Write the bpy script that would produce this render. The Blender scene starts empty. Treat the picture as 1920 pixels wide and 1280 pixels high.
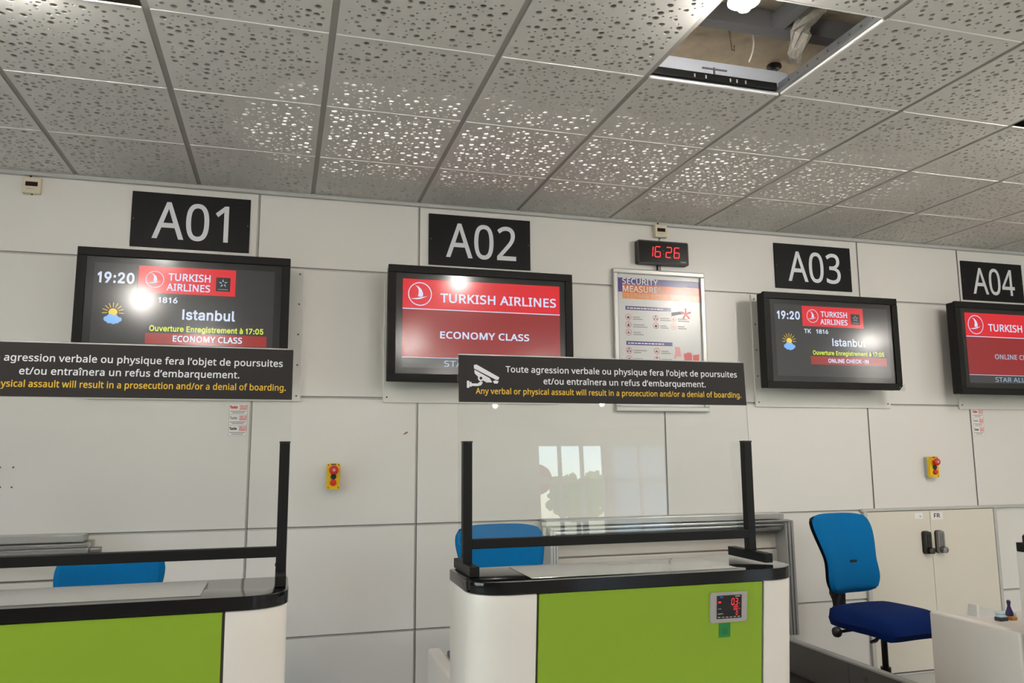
import bpy, bmesh, math, random
from mathutils import Vector, Matrix
from mathutils.geometry import delaunay_2d_cdt

# ------------------------------------------------------------------ camera, world, exposure
SC = bpy.context.scene
COL = SC.collection
EYE = 1.44                                    # eye height; heights below are "above the eye" + EYE
cam_d = bpy.data.cameras.new('camera')
cam_d.sensor_width = 36.0
cam_d.lens = 1484.808 / 1920 * 36.0
cam_d.clip_end = 200
cam = bpy.data.objects.new('camera', cam_d)
COL.objects.link(cam)
_r = Vector((0.96077123, -0.2772747, -0.00611443))
_u = Vector((-0.0329509, -0.13601146, 0.99015914))
_f = Vector((0.27537772, 0.95111494, 0.13981235))
cam.matrix_world = Matrix(((_r.x, _u.x, -_f.x, 0), (_r.y, _u.y, -_f.y, 0), (_r.z, _u.z, -_f.z, EYE), (0, 0, 0, 1)))
SC.camera = cam
SC.view_settings.view_transform = 'Standard'
SC.view_settings.look = 'None'
SC.view_settings.gamma = 1
SC.view_settings.use_curve_mapping = False
SC.view_settings.exposure = 0.03
SC.cycles.use_denoising = True
SC.cycles.max_bounces = 10
SC.cycles.transparent_max_bounces = 16

wd = bpy.data.worlds.new('sky')
SC.world = wd
wd.use_nodes = True
_nt = wd.node_tree
_sky = _nt.nodes.new('ShaderNodeTexSky')
_sky.sky_type = 'NISHITA'
_sky.sun_elevation = math.radians(48)
_sky.sun_rotation = math.radians(60)
_sky.sun_disc = False
_nt.links.new(_sky.outputs[0], _nt.nodes['Background'].inputs[0])
_nt.nodes['Background'].inputs[1].default_value = 1.5

def light(name, kind, loc, energy, color, rot=(0, 0, 0), **kw):
    d = bpy.data.lights.new(name, kind)
    d.energy = energy
    d.color = color
    for k, v in kw.items():
        setattr(d, k, v)
    o = bpy.data.objects.new(name, d)
    COL.objects.link(o)
    o.location = loc
    o.rotation_euler = rot
    return o

# spot lamps lying in the ceiling void above the perforated tiles
for _x, _e in ((0.30, 40), (0.80, 46), (1.30, 44), (1.80, 34), (2.35, 20), (2.95, 9)):
    light('void_lamp', 'SPOT', (_x, 3.56, EYE + 1.454 + 0.46), _e * 2.3, (1.0, 0.98, 0.95), spot_size=math.radians(106), spot_blend=0.25, shadow_soft_size=0.03)
# added fill lamps just inside unseen windows, tilted to flood the floor
light('window_fill', 'AREA', (10.1, -7.6, 1.6), 32, (0.96, 0.98, 1.0), (math.radians(68), 0, math.radians(8)), shape='RECTANGLE', size=2.6, size_y=2.2)
light('side_window_fill', 'AREA', (-6.7, 0.1, 1.6), 38, (0.92, 0.96, 1.0), (math.radians(68), 0, math.radians(-90)), shape='RECTANGLE', size=5, size_y=1.9)

# ------------------------------------------------------------------ materials
MATS = {}
def srgb(c):
    return tuple(((v / 255) / 12.92 if v / 255 <= 0.04045 else ((v / 255 + 0.055) / 1.055) ** 2.4) for v in c)

def mat(name, rgb, rough=0.5, metal=0.0, var=0.06, scale=6.0, bump=0.0, bscale=200.0, emit=None, es=0.0, spec=0.5, coat=0.0):
    if name in MATS:
        return MATS[name]
    m = bpy.data.materials.new(name)
    m.use_nodes = True
    nt = m.node_tree
    b = nt.nodes['Principled BSDF']
    tc = nt.nodes.new('ShaderNodeTexCoord')
    nz = nt.nodes.new('ShaderNodeTexNoise')
    nz.inputs['Scale'].default_value = scale
    nz.inputs['Detail'].default_value = 4
    nt.links.new(tc.outputs['Object'], nz.inputs['Vector'])
    c = srgb(rgb)
    mx = nt.nodes.new('ShaderNodeMix')
    mx.data_type = 'RGBA'
    mx.inputs[6].default_value = (*[max(0, v * (1 - var)) for v in c], 1)
    mx.inputs[7].default_value = (*[min(1, v * (1 + var)) for v in c], 1)
    nt.links.new(nz.outputs['Fac'], mx.inputs[0])
    nt.links.new(mx.outputs[2], b.inputs['Base Color'])
    b.inputs['Roughness'].default_value = rough
    b.inputs['Metallic'].default_value = metal
    b.inputs['Specular IOR Level'].default_value = spec
    if coat:
        b.inputs['Coat Weight'].default_value = coat
        b.inputs['Coat Roughness'].default_value = 0.38
    if emit is not None:
        b.inputs['Emission Color'].default_value = (*srgb(emit), 1)
        b.inputs['Emission Strength'].default_value = es
    if bump:
        n2 = nt.nodes.new('ShaderNodeTexNoise')
        n2.inputs['Scale'].default_value = bscale
        n2.inputs['Detail'].default_value = 6
        nt.links.new(tc.outputs['Object'], n2.inputs['Vector'])
        bp = nt.nodes.new('ShaderNodeBump')
        bp.inputs['Strength'].default_value = bump
        bp.inputs['Distance'].default_value = 0.004
        nt.links.new(n2.outputs['Fac'], bp.inputs['Height'])
        nt.links.new(bp.outputs['Normal'], b.inputs['Normal'])
    MATS[name] = m
    return m

def glow(name, rgb, es):                      # things that give off light: screens, lamps, LED digits
    return mat(name, (10, 10, 10), rough=0.15, emit=rgb, es=es * .88, var=0.0, spec=0.5, coat=0.5)

def glass_mat(name, tint=(1, 1, 1), ior=1.5, extra=0.0):
    m = bpy.data.materials.new(name)
    m.use_nodes = True
    nt = m.node_tree
    nt.nodes.clear()
    out = nt.nodes.new('ShaderNodeOutputMaterial')
    mix = nt.nodes.new('ShaderNodeMixShader')
    tr = nt.nodes.new('ShaderNodeBsdfTransparent')
    gl = nt.nodes.new('ShaderNodeBsdfGlossy')
    fr = nt.nodes.new('ShaderNodeFresnel')
    nz = nt.nodes.new('ShaderNodeTexNoise')
    nz.inputs['Scale'].default_value = 3.0
    mr = nt.nodes.new('ShaderNodeMapRange')
    mr.inputs[3].default_value = 0.0
    mr.inputs[4].default_value = 0.012
    fr.inputs['IOR'].default_value = ior
    tr.inputs['Color'].default_value = (*tint, 1)
    nt.links.new(nz.outputs['Fac'], mr.inputs[0])
    nt.links.new(mr.outputs[0], gl.inputs['Roughness'])
    nt.links.new(fr.outputs[0], mix.inputs[0])
    nt.links.new(tr.outputs[0], mix.inputs[1])
    nt.links.new(gl.outputs[0], mix.inputs[2])
    nt.links.new(mix.outputs[0], out.inputs[0])
    MATS[name] = m
    return m

M_WALL = mat('white wall panel', (225, 221, 216), rough=0.32, var=0.025, scale=1.3, bump=0.02, bscale=30)
M_SHEET = mat('white sheet metal', (228, 225, 218), rough=0.25, var=0.02, scale=2)
M_JOINT = mat('aluminium joint profile', (192, 190, 186), rough=0.4, metal=0.2, var=0.05, scale=12)
M_GAP = mat('dark joint gap', (92, 88, 84), rough=0.8)
M_TRIM = mat('pale grey trim', (196, 196, 194), rough=0.35, var=0.04)
M_TILE = mat('white perforated plasterboard', (226, 223, 217), rough=0.9, var=0.02, scale=3, spec=0.2)
M_BAR = mat('lit edge ceiling bar', (242, 240, 236), rough=0.5, spec=0.3)  # whiter than the tiles, stands for joint edges catching light
M_GROOVE = mat('shaded ceiling runner', (172, 169, 163), rough=0.6, spec=0.2)  # recess shade of the grooves put into the colour
M_STEEL = mat('brushed steel', (176, 176, 176), rough=0.28, metal=1.0, var=0.1, scale=40)
M_GALV = mat('galvanised steel', (190, 194, 200), rough=0.35, metal=0.9, var=0.12, scale=25)
M_BLACKM = mat('black powder coat', (19, 18, 18), rough=0.5, var=0.1, spec=0.25)
M_BLACKP = mat('black plastic', (20, 19, 19), rough=0.45, var=0.1)
M_MONB = mat('matte black monitor case', (20, 18, 17), rough=0.55, var=0.1, spec=0.25)
M_MONI = mat('black screen surround', (14, 14, 14), rough=0.14, coat=0.5)
M_SIGN = mat('black sign panel', (12, 12, 14), rough=0.5, var=0.1, spec=0.25)
M_LETTER = mat('white sign lettering', (226, 226, 230), rough=0.5, var=0.01)
M_YELLOW = mat('yellow sign lettering', (226, 182, 44), rough=0.5, var=0.01)
M_STRIP = mat('charcoal sign strip', (44, 40, 40), rough=0.5, var=0.04, spec=0.25)
M_CREAM = mat('cream plastic', (214, 203, 178), rough=0.5)
M_DKRED = mat('dark red lens', (44, 10, 14), rough=0.2)
M_SLAB = mat('polished black worktop', (16, 15, 16), rough=0.07, var=0.2, scale=60, spec=0.32)
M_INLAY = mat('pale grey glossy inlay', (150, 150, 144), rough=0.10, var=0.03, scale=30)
M_COUNTER = mat('white counter shell', (232, 226, 218), rough=0.3, var=0.02, scale=2)
M_GREEN = mat('lime green panel', (138, 170, 32), rough=0.5, var=0.05, scale=5, bump=0.03, bscale=250)
M_BLUE = mat('bright blue fabric', (4, 106, 164), rough=0.95, var=0.14, scale=160, bump=0.35, bscale=420, spec=0.2)
M_NAVY = mat('navy blue fabric', (4, 34, 92), rough=0.95, var=0.14, scale=160, bump=0.35, bscale=420, spec=0.2)
M_RUBBER = mat('black rubber belt', (38, 34, 33), rough=0.75, var=0.15, scale=40, bump=0.2, bscale=120)
M_RAIL = mat('shaded rail face', (96, 92, 88), rough=0.5, var=0.08)  # dark tone holds the shade on the rail's inner face
M_RAILTOP = mat('light grey rail cap', (168, 166, 162), rough=0.4)
M_DOOR = mat('cream cupboard door', (222, 214, 200), rough=0.4, var=0.02, scale=1.5)
M_BRONZE = mat('dark bronze metal', (66, 64, 58), rough=0.35, metal=0.7)
M_NICKEL = mat('dull nickel metal', (140, 138, 136), rough=0.35, metal=0.8)
M_YBOX = mat('yellow plastic box', (236, 192, 10), rough=0.4, var=0.03)
M_YGREY = mat('grey plastic box back', (168, 170, 170), rough=0.5)
M_REDB = mat('red plastic button', (206, 30, 26), rough=0.3)
M_PAPER = mat('white paper', (236, 233, 230), rough=0.6, var=0.01)
M_POSTER = mat('glossy poster paper', (214, 213, 213), rough=0.22, var=0.01)
M_VIOLET = mat('violet print', (84, 74, 140), rough=0.22, var=0.02)
M_ORANGE = mat('orange print', (222, 118, 64), rough=0.22, var=0.02)
M_PEACH = mat('pale orange print', (240, 176, 128), rough=0.25, var=0.02)
M_PRINT = mat('grey print', (150, 148, 150), rough=0.4, var=0.02)
M_PBLACK = mat('dark print', (52, 48, 52), rough=0.4, var=0.02)
M_PRED = mat('red print', (214, 84, 84), rough=0.3, var=0.02)
M_PPINK = mat('pale red print', (226, 160, 160), rough=0.3, var=0.02)
M_FRAME = mat('silver anodised frame', (184, 183, 180), rough=0.35, metal=0.55, var=0.05)
M_STICKG = mat('green label', (18, 128, 60), rough=0.5)
M_STICKD = mat('dark green print', (8, 84, 40), rough=0.5)
M_WHITEP = mat('white plastic', (228, 228, 226), rough=0.4)
M_PALEB = mat('pale blue plastic', (176, 200, 214), rough=0.4)
M_PURPLE = mat('dark violet plastic', (44, 34, 84), rough=0.4)
M_SLATE = mat('slate plastic', (58, 62, 66), rough=0.5)
M_OCHRE = mat('ochre plastic', (190, 130, 50), rough=0.5)
M_INSUL = mat('sprayed insulation', (196, 184, 164), rough=0.95, var=0.25, scale=14, bump=1.0, bscale=22, spec=0.1)
M_WOOL = mat('grey mineral wool', (204, 198, 186), rough=0.95, var=0.3, scale=30, bump=0.8, bscale=70, spec=0.1)
M_BEAM = mat('grey steel beam', (128, 127, 130), rough=0.6, var=0.1)
M_WIRE = mat('white wire', (224, 218, 206), rough=0.5)
M_WIRED = mat('brown wire', (110, 98, 84), rough=0.5)
M_FLOOR = mat('pale terrazzo floor', (204, 202, 198), rough=0.35, var=0.12, scale=60)
M_ROOMW = mat('off white plaster', (212, 210, 206), rough=0.8, var=0.03)
M_MULL = mat('white window frame', (214, 214, 214), rough=0.4)
M_GRASS = mat('lawn', (96, 128, 58), rough=0.95, var=0.3, scale=8)
M_LEAF = mat('leaf green', (142, 172, 84), rough=0.8, var=0.4, scale=10)
M_BARK = mat('bark', (90, 72, 54), rough=0.9, var=0.3, scale=14)
M_SIGNRED = mat('road sign red', (200, 24, 34), rough=0.4)
M_GLASS = glass_mat('clear glass', (0.985, 0.99, 0.987))
M_PANE = glass_mat('window glass', (0.96, 0.98, 0.97))
M_FROST = None

def fleece():
    m = bpy.data.materials.new('white tile fleece')
    m.use_nodes = True
    nt = m.node_tree
    nt.nodes.clear()
    out = nt.nodes.new('ShaderNodeOutputMaterial')
    mix = nt.nodes.new('ShaderNodeMixShader')
    d = nt.nodes.new('ShaderNodeBsdfDiffuse')
    t = nt.nodes.new('ShaderNodeBsdfTranslucent')
    nz = nt.nodes.new('ShaderNodeTexNoise')
    nz.inputs['Scale'].default_value = 60
    mx = nt.nodes.new('ShaderNodeMix')
    mx.data_type = 'RGBA'
    mx.inputs[6].default_value = (0.22, 0.20, 0.18, 1)
    mx.inputs[7].default_value = (0.30, 0.28, 0.25, 1)
    nt.links.new(nz.outputs['Fac'], mx.inputs[0])
    nt.links.new(mx.outputs[2], d.inputs[0])
    t.inputs[0].default_value = (0.85, 0.83, 0.8, 1)
    mix.inputs[0].default_value = 0.5
    nt.links.new(d.outputs[0], mix.inputs[1])
    nt.links.new(t.outputs[0], mix.inputs[2])
    nt.links.new(mix.outputs[0], out.inputs[0])
    return m
M_FLEECE = fleece()
def blind():
    m = bpy.data.materials.new('white window blind')
    m.use_nodes = True
    nt = m.node_tree
    nt.nodes.clear()
    out = nt.nodes.new('ShaderNodeOutputMaterial')
    mix = nt.nodes.new('ShaderNodeMixShader')
    d = nt.nodes.new('ShaderNodeBsdfDiffuse')
    t = nt.nodes.new('ShaderNodeBsdfTranslucent')
    d.inputs[0].default_value = (.8, .8, .8, 1)
    t.inputs[0].default_value = (.8, .82, .85, 1)
    mix.inputs[0].default_value = 0.85
    nt.links.new(d.outputs[0], mix.inputs[1])
    nt.links.new(t.outputs[0], mix.inputs[2])
    nt.links.new(mix.outputs[0], out.inputs[0])
    return m
M_FROST = blind()
def opal():
    m = bpy.data.materials.new('white opal light cup')
    m.use_nodes = True
    nt = m.node_tree
    nt.nodes.clear()
    out = nt.nodes.new('ShaderNodeOutputMaterial')
    mix = nt.nodes.new('ShaderNodeMixShader')
    d = nt.nodes.new('ShaderNodeBsdfDiffuse')
    t = nt.nodes.new('ShaderNodeBsdfTranslucent')
    d.inputs[0].default_value = (.75, .74, .72, 1)
    t.inputs[0].default_value = (.8, .78, .75, 1)
    mix.inputs[0].default_value = 0.55
    nt.links.new(d.outputs[0], mix.inputs[1])
    nt.links.new(t.outputs[0], mix.inputs[2])
    nt.links.new(mix.outputs[0], out.inputs[0])
    return m
M_OPAL = opal()

# screen colours
G_BACK = glow('screen dark grey', (58, 58, 60), 0.55)
G_RED = glow('screen bright red', (226, 24, 40), 1.0)
G_RED2 = glow('screen deep red', (196, 42, 48), 0.55)
G_BAR = glow('screen dull red', (176, 36, 36), 0.8)
G_WHITE = glow('screen white', (215, 228, 255), 1.0)
G_YEL = glow('screen yellow', (224, 240, 60), 1.0)
G_SUN = glow('screen sun', (250, 214, 60), 1.0)
G_CLOUD = glow('screen cloud', (130, 190, 255), 1.0)
G_BLK = glow('screen black', (20, 22, 26), 0.4)
G_STAR = glow('screen pale star', (170, 190, 210), 0.9)
G_GREY = glow('screen grey', (74, 76, 78), 0.6)
G_TXT = glow('screen grey text', (170, 190, 214), 0.9)
G_LED = glow('red LED digit', (255, 40, 50), 2.2)
G_LEDY = glow('green LED', (150, 255, 40), 2.0)
G_LED2 = glow('scale LED digit', (255, 40, 50), 1.3)
G_BLUEP = glow('scale blue mark', (30, 90, 190), 0.5)

# ------------------------------------------------------------------ shape helpers
def B():
    return bmesh.new()

def add_box(bm, x0, x1, y0, y1, z0, z1, bev=0.0, seg=2):
    vs = [bm.verts.new((x, y, z)) for x in (x0, x1) for y in (y0, y1) for z in (z0, z1)]
    q = [(0, 1, 3, 2), (4, 6, 7, 5), (0, 4, 5, 1), (2, 3, 7, 6), (0, 2, 6, 4), (1, 5, 7, 3)]
    fs = [bm.faces.new([vs[i] for i in f]) for f in q]
    if bev:
        es = list({e for f in fs for e in f.edges})
        bmesh.ops.bevel(bm, geom=es, offset=bev, segments=seg, affect='EDGES', profile=0.5)
    return bm

def prism_y(bm, pts, y0, y1):                 # outline in x, z ; front at y0
    a = [bm.verts.new((x, y0, z)) for x, z in pts]
    b = [bm.verts.new((x, y1, z)) for x, z in pts]
    bm.faces.new(a)
    bm.faces.new(b[::-1])
    n = len(pts)
    for i in range(n):
        bm.faces.new((a[i], b[i], b[(i + 1) % n], a[(i + 1) % n]))
    return bm

def prism_z(bm, pts, z0, z1, shear=None):     # outline in x, y
    a = [bm.verts.new((x, y, z0)) for x, y in pts]
    b = [bm.verts.new((x, y, z1)) for x, y in pts]
    bm.faces.new(a[::-1])
    bm.faces.new(b)
    n = len(pts)
    for i in range(n):
        bm.faces.new((a[i], a[(i + 1) % n], b[(i + 1) % n], b[i]))
    return bm

def flat(bm, pts, y):                         # printed shape facing -y
    bm.faces.new([bm.verts.new((x, y, z)) for x, z in pts])
    return bm

def rect(bm, x0, x1, z0, z1, y):
    return flat(bm, [(x0, z0), (x1, z0), (x1, z1), (x0, z1)], y)

def circ(cx, cz, r, n=24, a0=0.0, a1=2 * math.pi, rz=None):
    return [(cx + r * math.cos(a0 + (a1 - a0) * i / n), cz + (rz or r) * math.sin(a0 + (a1 - a0) * i / n)) for i in range(n)]

def ring(bm, cx, cz, r, w, y, n=32):
    o = [bm.verts.new((x, y, z)) for x, z in circ(cx, cz, r, n)]
    i = [bm.verts.new((x, y, z)) for x, z in circ(cx, cz, r - w, n)]
    for k in range(n):
        bm.faces.new((o[k], o[(k + 1) % n], i[(k + 1) % n], i[k]))
    return bm

def rrect(x0, x1, z0, z1, r, n=5):
    out = []
    for cx, cz, a in ((x1 - r, z1 - r, 0), (x0 + r, z1 - r, 90), (x0 + r, z0 + r, 180), (x1 - r, z0 + r, 270)):
        for k in range(n + 1):
            t = math.radians(a + 90 * k / n)
            out.append((cx + r * math.cos(t), cz + r * math.sin(t)))
    return out

def add_cyl(bm, p0, p1, r0, r1=None, n=20):
    r1 = r0 if r1 is None else r1
    p0, p1 = Vector(p0), Vector(p1)
    d = (p1 - p0).normalized()
    u = d.orthogonal().normalized()
    v = d.cross(u)
    a = [bm.verts.new(p0 + r0 * (math.cos(t) * u + math.sin(t) * v)) for t in [2 * math.pi * k / n for k in range(n)]]
    b = [bm.verts.new(p1 + r1 * (math.cos(t) * u + math.sin(t) * v)) for t in [2 * math.pi * k / n for k in range(n)]]
    bm.faces.new(a[::-1])
    bm.faces.new(b)
    for k in range(n):
        bm.faces.new((a[k], a[(k + 1) % n], b[(k + 1) % n], b[k]))
    return bm

def add_lathe(bm, c, axis, prof, n=24):       # prof: (radius, distance along axis)
    d = Vector(axis).normalized()
    u = d.orthogonal().normalized()
    v = d.cross(u)
    c = Vector(c)
    rows = []
    for r, h in prof:
        rows.append([bm.verts.new(c + d * h + max(r, 1e-5) * (math.cos(2 * math.pi * k / n) * u + math.sin(2 * math.pi * k / n) * v)) for k in range(n)])
    for i in range(len(rows) - 1):
        for k in range(n):
            bm.faces.new((rows[i][k], rows[i][(k + 1) % n], rows[i + 1][(k + 1) % n], rows[i + 1][k]))
    bm.faces.new(rows[0][::-1])
    bm.faces.new(rows[-1])
    return bm

def add_tube(bm, path, r, n=8):
    pts = [Vector(p) for p in path]
    rows = []
    for i, p in enumerate(pts):
        d = (pts[min(i + 1, len(pts) - 1)] - pts[max(i - 1, 0)]).normalized()
        ref = Vector((0, 0, 1)) if abs(d.z) < 0.9 else Vector((1, 0, 0))
        u = d.cross(ref).normalized()
        v = d.cross(u)
        rr = r[i] if isinstance(r, (list, tuple)) else r
        rows.append([bm.verts.new(p + rr * (math.cos(2 * math.pi * k / n) * u + math.sin(2 * math.pi * k / n) * v)) for k in range(n)])
    for i in range(len(rows) - 1):
        for k in range(n):
            bm.faces.new((rows[i][k], rows[i][(k + 1) % n], rows[i + 1][(k + 1) % n], rows[i + 1][k]))
    bm.faces.new(rows[0][::-1])
    bm.faces.new(rows[-1])
    return bm

def obj(name, bm, m, parent=None, smooth=False, label=None, norm=True):
    me = bpy.data.meshes.new(name)
    if norm:
        bmesh.ops.recalc_face_normals(bm, faces=bm.faces[:])
    bm.to_mesh(me)
    bm.free()
    for k in (m if isinstance(m, (list, tuple)) else [m]):
        me.materials.append(k)
    if smooth:
        me.shade_smooth()
        me.set_sharp_from_angle(angle=math.radians(40))
    o = bpy.data.objects.new(name, me)
    COL.objects.link(o)
    if parent:
        o.parent = parent
    if label:
        o['label'] = label
    return o

def tag(o, label, cat, group=None):
    o['label'] = label
    o['category'] = cat
    if group:
        o['group'] = group
    return o

def thing(name, label, cat, loc=(0, 0, 0), rz=0.0, group=None):
    o = bpy.data.objects.new(name, None)
    o.empty_display_size = 0.05
    COL.objects.link(o)
    o.location = loc
    o.rotation_euler = (0, 0, rz)
    return tag(o, label, cat, group)

def struct(name, bm, m, parent=None, **kw):
    o = obj(name, bm, m, parent, **kw)
    o['kind'] = 'structure'
    return o

def copy_tree(o, parent=None):
    c = o.copy()
    COL.objects.link(c)
    if parent:
        c.parent = parent
    for ch in list(o.children):
        copy_tree(ch, c)
    return c

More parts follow.
